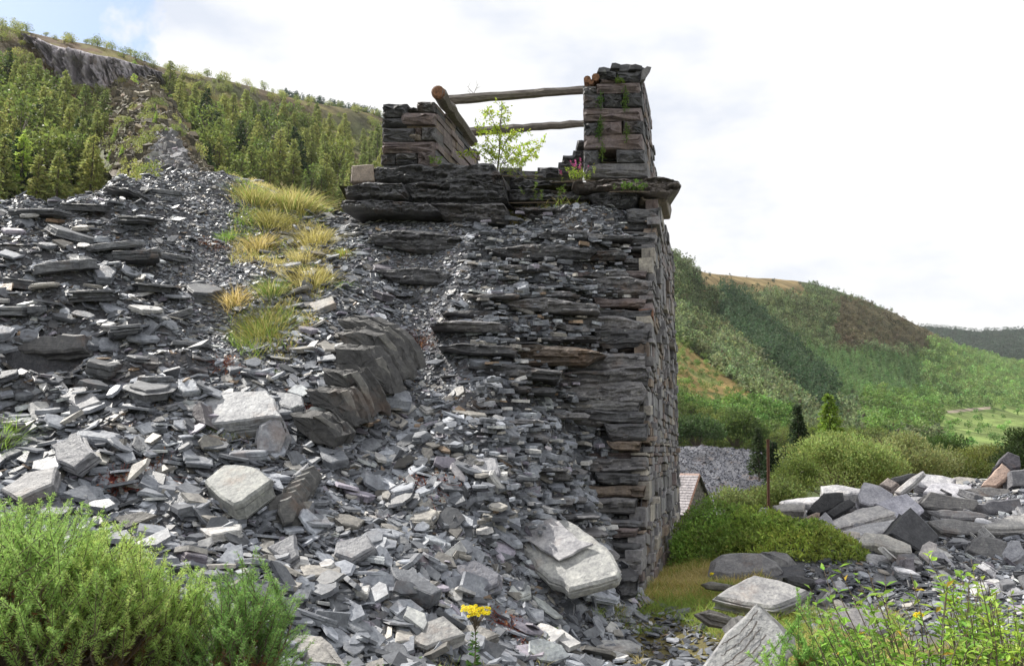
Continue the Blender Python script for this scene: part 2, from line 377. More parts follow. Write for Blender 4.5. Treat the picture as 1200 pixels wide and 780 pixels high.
def raw_height(x, y):
    s = Sf(x, y); g = Gf(x, y) + .05 * fbm(x * .9, y * .9, 3, 5)
    d = wall_dist(x, y)
    # terraces: loose courses of slate that form little ledges
    px, py, zc = proj(np.stack([x, y, s], -1))
    left = np.clip((330 - px) / 120, 0, 1) * np.clip((560 - py) / 120, .25, 1)
    near_t = np.clip((px - 430) / 120, 0, 1) * np.clip((640 - py) / 120, 0, 1) * .8
    lane = np.exp(-((px - (250 + (py - 200) * .1)) / 75) ** 2) * (py < 420)
    lane2 = np.exp(-((px - (500 + (py - 350) * .05)) / 45) ** 2) * (py < 470) * (py > 260)
    A = np.clip(np.maximum(left, near_t) - lane * .9 - lane2 * .9, 0, 1)
    h = .55 + .16 * fbm(x * .25, y * .25, 2, 90)
    ph = s / h + 1.7 * fbm(x * .33, y * .3, 3, 33)
    fr = ph - np.floor(ph)
    st = np.clip((fr - .55) / .45, 0, 1); st = st * st * (3 - 2 * st)
    s = s + A * h * (st - fr + .28) * 1.05
    s = s + .10 * fbm(x * 1.3, y * 1.3, 4, 60) + .07 * A * fbm(x * 4, y * 4, 2, 71) + (.12 + .22 * left) * fbm(x * .55 + 3, y * .7, 3, 64)
    s = s - .38 * np.exp(-((px - np.interp(py, [250, 420, 520, 700], [470, 500, 455, 400])) / 42) ** 2) * np.clip((py - 270) / 60, 0, 1) * np.clip((620 - py) / 120, 0, 1)
    hole = np.exp(-((px - 52) / 44) ** 4 - ((py - 420) / 13) ** 4); s = s - .8 * hole
    behind = np.clip(d, 0, None)
    front = np.clip((11.3 - y) / .8, 0, 1)
    s = s - behind * (1.15 + (1 - front) * 6) - (1 - front) * 30 * np.clip(d + .38, 0, None)
    s = s - 30 * np.clip(y - 18.5, 0, 2) * np.clip((x + 3.2) / .6, 0, 1)
    return np.maximum(s, g), (s > g)
ZZ, ISS = raw_height(XX, YY)
def height(x, y):
    x = np.asarray(x, float); y = np.asarray(y, float)
    fx = np.clip((x - GX[0]) / .1, 0, len(GX) - 1.001); fy = np.clip((y - GY[0]) / .1, 0, len(GY) - 1.001)
    i = fx.astype(int); j = fy.astype(int); a = fx - i; b = fy - j
    return (ZZ[j, i] * (1 - a) + ZZ[j, i + 1] * a) * (1 - b) + (ZZ[j + 1, i] * (1 - a) + ZZ[j + 1, i + 1] * a) * b
def isscree(x, y):
    i = np.clip(((np.asarray(x) - GX[0]) / .1).astype(int), 0, len(GX) - 1); j = np.clip(((np.asarray(y) - GY[0]) / .1).astype(int), 0, len(GY) - 1)
    return ISS[j, i]
def hgrad(x, y, e=.25):
    return np.stack([-(height(x + e, y) - height(x - e, y)) / (2 * e), -(height(x, y + e) - height(x, y - e)) / (2 * e), np.ones_like(np.asarray(x, float))], -1)
_T = np.arange(2.0, 36, .04)
def hit(px, py):
    d = ray(px, py); t = _T / d[1]; x = d[0] * t; z = EYE + d[2] * t
    b = z < height(x, _T)
    k = int(np.argmax(b)) if b.any() else len(_T) - 1
    return np.array([x[k], _T[k], height(x[k], _T[k])])
def hitD(px, py): return hit(px, py)[1]

# terrain sheet with soil / gravel / turf colour
def near_colour(x, y, z):
    px, py, zc = proj(np.stack([x, y, z], -1))
    n = fbm(x * .8, y * .8, 4, 3)[..., None]
    col = np.array([.115, .118, .132]) * (1 + .35 * n)
    turf = np.array([.15, .13, .045]) * (1 + .4 * n)
    g = (wall_dist(x, y) > .05) & (y > 7.2) & (px < 905 + 30 * fbm(x, y, 2, 9)) & (y < 22)
    g = g | (y > 22) | (y < 3.2)
    col = np.where(g[..., None], turf, col)
    rust = np.clip(1 - np.hypot((px - 640) / 130, (py - 400) / 60), 0, 1)[..., None] * np.clip(.5 + n, 0, 1)
    col = col * (1 - rust * .6) + np.array([.20, .12, .075]) * rust * .6
    return col
a = Acc()
gy, gx = ZZ.shape
idx = np.arange(gy * gx).reshape(gy, gx)
fc = np.stack([idx[:-1, :-1], idx[:-1, 1:], idx[1:, 1:], idx[1:, :-1]], -1).reshape(-1, 4)
a.add(np.stack([XX, YY, ZZ], -1).reshape(-1, 3), fc, near_colour(XX, YY, ZZ).reshape(-1, 3))
tag(a.build('quarry_ground', M['gravel']), kind='structure')
# far ground sheet to the horizon, a few metres lower
a = Acc(); R = np.r_[0, np.geomspace(20, 3400, 40)]; A_ = np.linspace(0, 2 * np.pi, 73)[:-1]
rx = (R[:, None] * np.cos(A_)); ry = (R[:, None] * np.sin(A_)) + 10
rz = np.full_like(rx, -4.2) + 1.0 * fbm(rx * .01, ry * .01, 3, 4) * (R[:, None] > 60)
i0 = np.arange(len(R) * 72).reshape(len(R), 72)
fc = np.stack([i0[:-1], i0[1:], np.roll(i0[1:], -1, 1), np.roll(i0[:-1], -1, 1)], -1).reshape(-1, 4)
a.add(np.stack([rx, ry, rz], -1).reshape(-1, 3), fc, [.075, .10, .035])
tag(a.build('valley_ground', M['hill']), kind='structure')

# ------------------------------------------------------------------ lattice surfaces for the hills
def cr(p0, p1, p2, p3, t):
    return .5 * ((2 * p1) + (-p0 + p2) * t + (2 * p0 - 5 * p1 + 4 * p2 - p3) * t * t + (-p0 + 3 * p1 - 3 * p2 + p3) * t ** 3)
class Lattice:
    def __init__(s, ctrl):       # ctrl [rows][cols][3] world points
        c = np.array(ctrl, float)
        c = np.concatenate([2 * c[:1] - c[1:2], c, 2 * c[-1:] - c[-2:-1]], 0)
        s.c = np.concatenate([2 * c[:, :1] - c[:, 1:2], c, 2 * c[:, -1:] - c[:, -2:-1]], 1)
        s.R = len(c) - 2; s.K = s.c.shape[1] - 2
        s.disp = None
    def ev(s, v, u):             # v in rows, u in columns
        v = np.clip(v, 0, s.R - 1.0001); u = np.clip(u, 0, s.K - 1.0001)
        i = v.astype(int); j = u.astype(int); a = (v - i)[..., None]; b = (u - j)[..., None]
        rows = [cr(s.c[i + k, j], s.c[i + k, j + 1], s.c[i + k, j + 2], s.c[i + k, j + 3], b) for k in range(4)]
        p = cr(*rows, a)
        if s.disp: p = s.disp(p, v, u)
        return p
    def build(s, name, mat, nv, nu, colf):
        v, u = np.meshgrid(np.linspace(0, s.R - 1.0001, nv), np.linspace(0, s.K - 1.0001, nu), indexing='ij')
        p = s.ev(v, u); acc = Acc(); ii = np.arange(nv * nu).reshape(nv, nu)
        f = np.stack([ii[:-1, :-1], ii[:-1, 1:], ii[1:, 1:], ii[1:, :-1]], -1).reshape(-1, 4)
        acc.add(p.reshape(-1, 3), f, colf(p, v, u).reshape(-1, 3))
        s.grid = p
        o = acc.build(name, mat, smooth=True); tag(o, kind='structure'); return o
def back(p, dy, dz): return p + np.array([p[0] / p[1] * dy, dy, dz])

# left hillside
cols = [-420, -260, -120, 0, 60, 130, 200, 280, 360, 440, 505, 570, 640]
sky = [-60, -25, 0, 31, 46, 60, 84, 100, 120, 136, 172, 225, 280]
dsk = [230, 240, 250, 265, 275, 285, 300, 330, 370, 410, 430, 450, 470]
mid1 = [150, 150, 150, 165, 165, 160, 165, 175, 185, 195, 220, 255, 300]
dm1 = [150, 155, 160, 170, 175, 190, 210, 235, 265, 300, 330, 360, 400]
bot = [250, 250, 250, 262, 262, 262, 262, 262, 262, 262, 270, 290, 330]
dbt = [75, 80, 90, 110, 120, 130, 145, 160, 180, 200, 230, 270, 320]
low = [540] * 13; dlo = [40, 44, 48, 55, 60, 66, 74, 84, 96, 110, 130, 160, 200]
rows = [[P(c, y, d) for c, y, d in zip(cols, ys, ds)] for ys, ds in ((low, dlo), (bot, dbt), (mid1, dm1))]
m2 = [(sky[i] + mid1[i]) / 2 + 6 for i in range(13)]; dm2 = [(dsk[i] + dm1[i]) / 2 - 4 for i in range(13)]
# cliff: between mid row and the skyline the ground steps up between columns 60 and 190
top = [P(c, y, d) for c, y, d in zip(cols, sky, dsk)]
rows.append([P(c, y, d) for c, y, d in zip(cols, m2, dm2)]); rows.append(top)
rows.append([back(p, 80, 12) - np.array([0, 0, 10]) for p in top]); rows.append([back(p, 250, -30) for p in top])
HL = Lattice(rows)
def dl(p, v, u):
    a = np.clip(v, 0, 1)
    p = p.copy(); p[..., 2] += (3.5 * fbm(p[..., 0] * .02, p[..., 1] * .02, 4, 2)) * a * np.clip(4 - v, .15, 1)
    return p
HL.disp = dl
def cl(p, v, u):
    n = fbm(p[..., 0] * .03, p[..., 1] * .03, 4, 8)[..., None]; n2 = fbm(p[..., 0] * .1, p[..., 1] * .1, 3, 18)[..., None]
    g = np.array([.075, .085, .03]); br = np.array([.13, .085, .05]); och = np.array([.16, .14, .05])
    c = g * (1 - np.clip(.5 + n, 0, 1)) + br * np.clip(.5 + n, 0, 1)
    n3 = fbm(p[..., 0] * .25, p[..., 1] * .2, 3, 19)[..., None]; c = c * (1 + .8 * n3); c = np.where(n2 > .25, och, c)
    return c * (1 + .3 * n2)
HL.build('left_hillside', M['hill'], 150, 200, cl)

# right hillside, across the side valley
cols = [560, 640, 720, 790, 830, 900, 960, 1040, 1085, 1125, 1200, 1320, 1500]
sky = [225, 250, 275, 300, 319, 326, 335, 364, 386, 405, 425, 450, 470]
dsk = [380, 400, 420, 450, 520, 620, 700, 800, 870, 920, 1000, 1100, 1200]
q1 = [300, 320, 335, 350, 365, 375, 385, 405, 420, 432, 445, 465, 482]
d1 = [300, 310, 320, 340, 380, 430, 500, 600, 680, 740, 820, 900, 1000]
q2 = [380, 390, 400, 410, 420, 430, 440, 450, 456, 462, 470, 484, 496]
d2 = [225, 228, 232, 240, 260, 290, 340, 430, 500, 560, 640, 740, 820]
q3 = [460, 464, 468, 475, 478, 482, 487, 489, 490, 491, 494, 500, 508]
d3 = [185, 185, 185, 188, 195, 210, 230, 290, 340, 400, 470, 560, 650]
q4 = [535, 535, 535, 535, 535, 535, 535, 532, 530, 529, 528, 528, 530]
d4 = [165, 165, 165, 165, 165, 168, 172, 180, 200, 222, 255, 300, 350]
q5 = [585] * 13; d5 = [150, 150, 150, 150, 150, 150, 152, 155, 160, 165, 170, 180, 190]
rows = [[P(c, y, d) for c, y, d in zip(cols, ys, ds)] for ys, ds in ((q5, d5), (q4, d4), (q3, d3), (q2, d2), (q1, d1), (sky, dsk))]
top = rows[-1]; rows.append([back(p, 200, 6) for p in top]); rows.append([back(p, 600, -60) for p in top])
HR = Lattice(rows)
def dr(p, v, u):
    p = p.copy(); p[..., 2] += np.clip(v - .6, 0, 1) * (1.5 + 4.5 * np.clip(v / 5, 0, 1)) * fbm(p[..., 0] * .012, p[..., 1] * .012, 4, 12) * np.where(v > 4.6, .3, 1)
    return p
HR.disp = dr
def zoneR(px, py):
    """land cover of the right hillside"""
    z = np.zeros(px.shape, int)                                             # 0 mixed dark broadleaf wood
    z[(py > 408 + (px - 935) * .10) & (px > 930) & (px < 1135) & (py < 478)] = 2            # 2 young pale conifers
    z[(px > 845) & (px < 975) & (np.abs(py - (345 + (px - 835) * .95)) < 26)] = 1           # 1 dark conifer band
    z[(px > 985) & (px < 1105) & (py < 412) & (py > 350 + (px - 985) * .25)] = 3            # 3 felled brown slope
    z[(px < 945) & (py < 349 + (px - 930) * .08) & (px > 818)] = 4                         # 4 moor
    z[(py > 395 + (px - 790) * .75) & (px < 905) & (py < 492)] = 5                         # 5 bracken slope
    z[(py > 470 + (px - 800) * .12) & (px < 930) & (py > 478)] = 6                         # 6 green scrub
    z[(px > 1095) & (py > 478 + (px - 1095) * -.05)] = 7                                  # 7 field
    z[(px > 1085) & (py < 478) & (py > 400)] = 8                                          # 8 pale green plantation
    z[(px > 1015) & (px < 1095) & (py > 466) & (py < 520)] = 9                            # 9 round bright copse
    return z
ZC = {0: (.06, .075, .03), 1: (.06, .08, .04), 2: (.10, .15, .06), 3: (.11, .095, .05), 4: (.23, .175, .085), 5: (.26, .19, .075), 6: (.10, .14, .04), 7: (.17, .23, .07), 8: (.10, .16, .04), 9: (.05, .08, .02)}
def crr(p, v, u):
    px, py, zc = proj(p); j = 26 * fbm(p[..., 0] * .025, p[..., 1] * .02, 4, 40)
    z = zoneR(px + j, py + j * .5); c = np.array([ZC[k] for k in range(10)])[z]
    n = fbm(p[..., 0] * .04, p[..., 1] * .04, 4, 8)[..., None]
    c = c * (1 + .5 * n)
    n4 = fbm(p[..., 0] * .13, p[..., 1] * .1, 4, 28)[..., None]; c = np.where((z == 5)[..., None] & (n4 > .10), np.array([.115, .13, .045]) * (1 + n4), c); c = c * (1 + .5 * n4)
    tr = (np.abs(py - (484 - (px - 1095) * .10)) < 1.6) & (px > 1090) & (px < 1160)      # quarry track
    c = np.where(tr[..., None], np.array([.33, .28, .22]), c)
    return c
HR.build('right_hillside', M['hill'], 330, 420, crr)
# distant ridge
cols = [900, 1000, 1090, 1150, 1200, 1300, 1500, 1700]
rows = [[P(c, y, d) for c in cols] for y, d in ((470, 1500), (425, 1900))]
rows.append([P(c, y, 2500) for c, y in zip(cols, (384, 386, 388, 393, 391, 388, 395, 400))]); rows.append([back(p, 600, -60) for p in rows[-1]])
HF = Lattice(rows)
HF.build('distant_hill', M['hill'], 30, 60, lambda p, v, u: np.broadcast_to(np.array([.03, .055, .03]), p.shape) * (1 + .5 * fbm(p[..., 0] * .01, p[..., 1] * .004, 4, 3)[..., None]))

# the long waste tip that climbs to the cliff
sec = [(250, 15, (90, 150, 210, 270, 340)), (222, 19, (120, 165, 215, 265, 330)), (204, 30, (135, 172, 208, 250, 300)), (182, 58, (140, 168, 198, 232, 275)), (156, 100, (140, 172, 196, 216, 255)), (128, 165, (115, 150, 176, 200, 240)), (104, 225, (90, 125, 155, 190, 225)), (88, 262, (70, 110, 145, 185, 215))]
rows = []
for y, D, xs in sec:
    w = .18 * D
    r = []
    for k, x in enumerate(xs):
        p = P(x, y, D); p[2] -= (D * .055, D * .010, 0, D * .012, D * .055)[k]; r.append(p)
    rows.append(r)
HT = Lattice(rows)
def dt(p, v, u):
    p = p.copy(); s = np.clip(p[..., 1] / 100, .15, 1.4)
    p[..., 2] += s * (1.2 * fbm(p[..., 0] * .15 / s, p[..., 1] * .08 / s, 5, 61)); return p
HT.disp = dt
def ctp(p, v, u):
    n = fbm(p[..., 0] * .12, p[..., 1] * .06, 4, 8)[..., None]
    sl = np.array([.13, .125, .135]); br = np.array([.15, .12, .085]); gr = np.array([.14, .16, .06])
    k = np.clip((v - 4.1) * 1.0 + n[..., 0] * 1.1 + np.abs(u - 2) * .3 - .3, 0, 1)[..., None]
    k = np.clip(k + (np.abs(u - 2.1) > .95)[..., None] * .9, 0, 1); c = sl * (1 - k) + (br * (n > 0) + gr * (n <= 0)) * k * .7
    return c * (1 + .35 * n)
HT.build('waste_tip_ridge', M['farscree'], 260, 120, ctp)

# cliff at the head of the tip
def surf_at(L, px, py):
    g = L.grid.reshape(-1, 3); a, b, c = proj(g); m = (c > 1)
    d = (a - px) ** 2 + ((b - py) * 1.5) ** 2; k = np.argsort(np.where(m, d, 1e9))[:6]; k = k[np.argmin(g[k][:, 1])]
    return g[k][1]
def sd(x, y, e): return P(x, y, surf_at(HL, x, y) + e)
cx_ = [26, 45, 60, 75, 90, 112, 135, 155, 175, 196, 212]; ct_ = [40, 46, 52, 56, 58, 64, 68, 74, 80, 89, 97]; cb_ = [44, 60, 84, 100, 104, 108, 103, 98, 96, 100, 101]
rows = [[sd(x, y + 14, 14) for x, y in zip(cx_, cb_)], [sd(x, y, -5) for x, y in zip(cx_, cb_)], [P(x, (y + q) / 2, surf_at(HL, x, q) - 4) for x, y, q in zip(cx_, ct_, cb_)], [P(x, y, surf_at(HL, x, q) - 2) for x, y, q in zip(cx_, ct_, cb_)]]
rows.append([sd(x, max(y - 0, 33), 3) + np.array([0, 6, -2.5]) for x, y in zip(cx_, ct_)])
HC = Lattice(rows)
def dc(p, v, u):
    p = p.copy(); f = np.sin(np.clip(v - .6, 0, 2.4) / 2.4 * np.pi)
    q = fbm(u * 4.2, v * .9, 4, 77); q2 = np.abs(fbm(u * 9 + v * 1.3, v * 1.5, 3, 79))
    q4 = np.abs(fbm(u * 22 + v * 2.5, v * 3, 3, 83)); p[..., 1] += f * (7 * q - 5 * q2 + 3.5 * q4); p[..., 0] += f * 1.5 * q2; return p
HC.disp = dc
def cc(p, v, u):
    n = fbm(u * 5, v * 1.2, 4, 91)[..., None]
    c = np.array([.36, .335, .37]) * (1 + .8 * n)
    ck = np.clip(1 - np.abs(fbm(u * 6 + v * .8, v * .7, 3, 95)) * 7, 0, 1)[..., None]; c = c * (1 - .6 * ck)
    gsh = ((v + .5 * n[..., 0] > 3.1) | (v + 1.1 * n[..., 0] < 1.0)); c = np.where(gsh[..., None], np.array([.11, .085, .04]), c)
    return np.clip(c, .02, 1)
HC.build('rock_cliff', M['cliff'], 90, 260, cc)
HC_ = HC
# grey heap of waste behind the house
rows = []
for y, D, xs, dz in ((620, 74, None, 0), (590, 84, None, 0), (548, 100, None, 0), (522, 116, None, 0), (530, 140, None, 0)):
    ys = {620: (640, 628, 620, 620, 625, 640), 590: (600, 592, 588, 590, 596, 625), 548: (552, 546, 545, 550, 556, 600), 522: (521, 519, 521, 523, 533, 590), 530: (545, 545, 545, 545, 560, 600)}[y]
    rows.append([P(x, yy, D) for x, yy in zip((640, 740, 800, 850, 893, 930), ys)])
HS = Lattice(rows)
def dsx(p, v, u):
    p = p.copy(); p[..., 2] += 2.2 * (np.abs(fbm(p[..., 0] * .16 + p[..., 1] * .05, p[..., 1] * .02, 3, 5)) - .3) + .5 * fbm(p[..., 0] * .9, p[..., 1] * .4, 3, 15); return p
HS.disp = dsx
HS.build('grey_spoil_heap', M['farscree'], 120, 160, lambda p, v, u: np.array([.10, .105, .125]) * (1 + .7 * fbm(p[..., 0] * .3, p[..., 1] * .15, 4, 8)[..., None]))
# ------------------------------------------------------------------ loose slate
GREY = np.array([.160, .172, .196])
def slate_cols(k, rg, base=None, v=.44):
    b = np.broadcast_to(GREY if base is None else base, (k, 3)) * np.exp(rg.normal(0, v, (k, 1)))
    t = rg.random(k)
    b[t < .10] *= [1.25, 1.12, .92]; b[(t > .10) & (t < .14)] *= [1.12, .98, 1.04]; b[t > .988] = np.array([.21, .155, .11]) * rg.uniform(.7, 1.2, ((t > .988).sum(), 1))
    pale = rg.random(k) < .16; b[pale] *= 1.85
    return np.clip(b, .02, .42)
def scree_normals(x, y, rg, flat=.55, jit=.22):
    g = nrm(hgrad(x, y)); n = g * (1 - flat) + np.array([0, 0, 1.]) * flat
    return nrm(n + rg.normal(0, jit, n.shape))
def visible(x, y, z, pad=60):
    px, py, zc = proj(np.stack([x, y, z], -1))
    return (px > -pad) & (px < 1200 + pad) & (py < 780 + pad) & (py > 120), px, py, zc
def in_tower(x, y):
    return (wall_dist(x, y) > -.02) & (y > 11) & (y < 22)
rg = np.random.default_rng(5)
def zones(px, py):
    lane = np.exp(-((px - (245 + (py - 200) * .12)) / 80) ** 2) * (py < 430)
    lane2 = np.exp(-((px - (505 + (py - 350) * .02)) / 42) ** 2) * (py < 465) * (py > 250)
    return np.maximum(lane, lane2)
def scatter(n, smin, smax, p, fine_keep, coarse_keep, lift, flat, jit, th):
    x = rg.uniform(-14, 6, n); y = rg.uniform(3.5, 20.5, n); z = height(x, y)
    v, px, py, zc = visible(x, y, z); zo = zones(px, py)
    keep = v & isscree(x, y) & ~in_tower(x, y) & (rg.random(n) < coarse_keep * (1 - zo) + fine_keep * zo)
    keep &= ~((y > 15.4) & (x > -3.2)) & ~((np.abs(px - 52) < 44) & (np.abs(py - 423) < 14)) & ~((smax < .1) & (rg.random(n) > np.interp(y, [6, 9, 13], [.45, .6, 1])))
    x, y, z = x[keep], y[keep], z[keep]; k = len(x)
    s = smin + (smax - smin) * rg.random(k) ** p
    nn = scree_normals(x, y, rg, flat, jit)
    px, py, zc = proj(np.stack([x, y, z], -1)); low = np.clip((px - 380) / 100, 0, 1) * np.clip((py - 420) / 80, 0, 1)
    nn = nrm(nn + low[:, None] * np.stack([rg.normal(0, .12, k), rg.normal(-.18, .2, k), 0 * x], 1))
    s = s * (np.interp(y, [6, 9, 15], [1.12, 1.0, .72]) if smax > .15 else 1)
    return np.stack([x, y, z + lift * s * rg.uniform(-.3, 1, k)], 1), s, nn, s * rg.uniform(*th, k)
a = Acc()
for args in ((250000, .035, .10, 1.3, 1.0, .6, .10, .3, .42, (.06, .22)),
             (110000, .08, .20, 1.7, .18, 1.0, .24, .35, .32, (.045, .14)),
             (17500, .18, .40, 1.4, .02, 1.0, .30, .42, .26, (.04, .115))):
    pp, s, nn, th = scatter(*args)
    chips(a, pp, s, nn, th, slate_cols(len(s), rg), rg)
# rubble skirt and flat waste on the right: small dark chips and paler flakes
n = 46000; x = rg.uniform(.7, 13, n); y = rg.uniform(7, 20, n); z = height(x, y); v, px, py, zc = visible(x, y, z)
heap = ((px > 940 + (700 - py) * .1) & (py > 640) & (py < 745)) | ((px > 905) & (py <= 650))
heap &= ~((px < 1010) & (py < 648) & (px < 900 + (py - 560)))
edge = (px > 735) & (px < 880) & (py > 690 + (px - 740) * .5) & (fbm(x * 1.3, y * 1.3, 3, 12) > -.22)
keep = v & (heap | edge) & ~isscree(x, y); x, y, z = x[keep], y[keep], z[keep]; k = len(x)
s = rg.uniform(.03, .12, k) * np.where(rg.random(k) < .1, 2.2, 1)
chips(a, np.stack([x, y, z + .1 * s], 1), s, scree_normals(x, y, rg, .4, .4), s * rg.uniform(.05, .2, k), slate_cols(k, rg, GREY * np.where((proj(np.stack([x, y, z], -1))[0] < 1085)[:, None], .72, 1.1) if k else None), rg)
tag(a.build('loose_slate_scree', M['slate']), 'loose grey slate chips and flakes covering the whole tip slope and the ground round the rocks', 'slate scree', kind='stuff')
# coarse waste on the grey heap behind the house
a = Acc(); k = 16000; v_ = rg.uniform(.3, 4, k); u_ = rg.uniform(.4, 4.6, k); p = HS.ev(v_, u_); s = rg.uniform(.08, .26, k) * np.where(rg.random(k) < .02, 2.2, 1)
chips(a, p, s, nrm(rg.normal(0, .4, (k, 3)) + [0, -.3, 1]), s * rg.uniform(.15, .45, k), slate_cols(k, rg, np.array([.065, .07, .09])), rg)
tag(a.build('heap_stones', M['farscree']), 'small grey stones covering the spoil heap behind the outbuilding', 'slate waste', kind='stuff')
# scattered stone on the long tip and below the cliff
a = Acc(); k = 9000; v_ = rg.uniform(.9, 6.6, k) ** 1.0; u_ = rg.uniform(.15, 3.85, k); p = HT.ev(v_, u_)
s = p[:, 1] * rg.uniform(.003, .010, k) * np.where(rg.random(k) < .06, 2, 1)
chips(a, p + [0, 0, .1], s, nrm(rg.normal(0, .35, (k, 3)) + [0, -.2, 1]), s * rg.uniform(.2, .5, k), slate_cols(k, rg, np.where(((v_ > 4.1) | (np.abs(u_ - 2) > np.interp(v_, [1.5, 3, 4.1], [1.2, .75, .5])))[:, None], np.array([.12, .105, .075]), np.array([.17, .17, .185]))), rg)
tag(a.build('far_waste_stones', M['farscree']), 'grey and brown stones strewn down the long waste ridge below the cliff', 'slate scree', kind='stuff')

# ------------------------------------------------------------------ big individual stones
BIG = []      # (px, py, description) used as landmarks and to keep other slabs clear
def rock(name, pts, D, n, thick, tone, label, cat, group=None, mat='slab', layers=3, rough=.06, ch=.02, lam=.014, step=.12, extra=None, seed=None):
    poly = poly_px(pts, D, n); c = poly.mean(0) - nrm(n) * thick * .5
    acc = Acc(); slab(acc, poly, np.array(n, float), thick, np.array(tone), rough, step, layers, ch, seed, lam)
    if extra: extra(acc, poly, nrm(n))
    org = c.copy(); org[2] = min(float(height(c[0], c[1])), c[2] - thick * .3)
    o = acc.build(name, M[mat], origin=org)
    tag(o, label, cat, group)
    BIG.append((np.mean([q[0] for q in pts]), np.mean([q[1] for q in pts]))); return o
def z4(l): return [(760 + a / 2.727, 500 + b / 2.727) for a, b in l]
def z3(l): return [(1000 + a / 4.335, 520 + b / 4.335) for a, b in l]
LG = (.42, .42, .44); MG = (.23, .235, .255); DG = (.085, .088, .10); BK = (.04, .041, .046); PG = (.36, .36, .36); GN = (.25, .265, .245); RB = (.27, .20, .165)

# stones on the tip slope
rock('flat_stone', [(236, 468), (262, 458), (312, 456), (330, 488), (318, 487), (240, 497), (228, 480)], hitD(280, 497) - .05, (-.06, -.62, .78), .30, (.30, .31, .33), 'long pale slab lying above the yellow moss patch on the left slope', 'slab', rough=.04)
rock('rock', [(226, 476), (233, 470), (241, 497), (230, 494), (224, 486)], hitD(233, 495) - .12, (-.4, -.8, .3), .2, (.13, .12, .13), 'small dark brown stone against the left end of the long pale slab', 'rock')
rock('rock', [(317, 458), (354, 460), (357, 474), (345, 479), (330, 474)], hitD(340, 478) - .05, (.1, -.5, .85), .12, (.25, .26, .28), 'thin pale slab with hooked right end, right of the long pale slab', 'slab')
rock('rock', [(282, 443), (318, 436), (316, 446), (300, 452), (288, 450)], hitD(300, 450) - .05, (.1, -.5, .85), .07, (.26, .27, .29), 'flat pale flake above the long pale slab', 'slab')
def ex(acc, poly, n): pass
rock('upright_stone', [(316, 491), (328, 491), (335, 508), (327, 530), (310, 531), (301, 527), (304, 497)], hitD(318, 531) - .1, (.15, -.93, .35), .22, (.26, .27, .30), 'pale upright block standing at the right end of the yellow moss patch', 'rock', ch=.035)
rock('square_boulder', [(239, 562), (262, 544), (275, 543), (298, 546), (319, 561), (304, 572), (284, 587), (273, 590), (256, 580)], hitD(280, 598) - .1, (-.10, -.52, .85), .20, (.26, .27, .262), 'flat topped grey green boulder, squarish, alone in fine scree on the lower left slope', 'boulder', lam=.008, ch=.02)
def ex(acc, poly, n):
    q = poly_px([(612, 612), (645, 607), (694, 640), (655, 658), (628, 640), (605, 628)], hitD(660, 690) - .02, n)
    slab(acc, q + n * .028, n, .035, (.31, .31, .33), .12, .12, 2, .008, 5)
    q = poly_px([(655, 662), (695, 640), (714, 660), (704, 672), (672, 678)], hitD(660, 690) - .02, n)
    slab(acc, q + n * .03, n, .04, (.34, .34, .34), .12, .1, 2, .006, 6)
rock('flat_stone', [(595, 622), (616, 614), (630, 611), (665, 607), (694, 627), (716, 646), (727, 668), (724, 675), (690, 684), (666, 690), (636, 670), (616, 648), (596, 630)], hitD(665, 700) - .08, (-.12, -.58, .80), .16, (.33, .335, .33), 'largest grey green slab on the tip, cracked and stepped, near the tower foot', 'slab', layers=3, lam=.012, ch=.03, extra=ex, rough=.07)
rock('flat_stone', [(532, 662), (556, 655), (586, 672), (584, 684), (562, 694), (540, 676)], hitD(560, 692) - .05, (.05, -.68, .72), .07, (.15, .155, .185), 'smooth blue grey slate above the yellow ragwort, left of the largest slab', 'slab', rough=.03)
rock('lintel_stone', [(8, 394), (98, 391), (99, 409), (50, 413), (6, 411)], P(55, 400, 10.1)[1] * 0 + hitD(55, 388) - .25, (.0, -.93, .30), .55, (.10, .10, .105), 'thick dark lintel slab over a black hollow, at the left edge of the slope', 'slab', mat='edge', ch=.03)
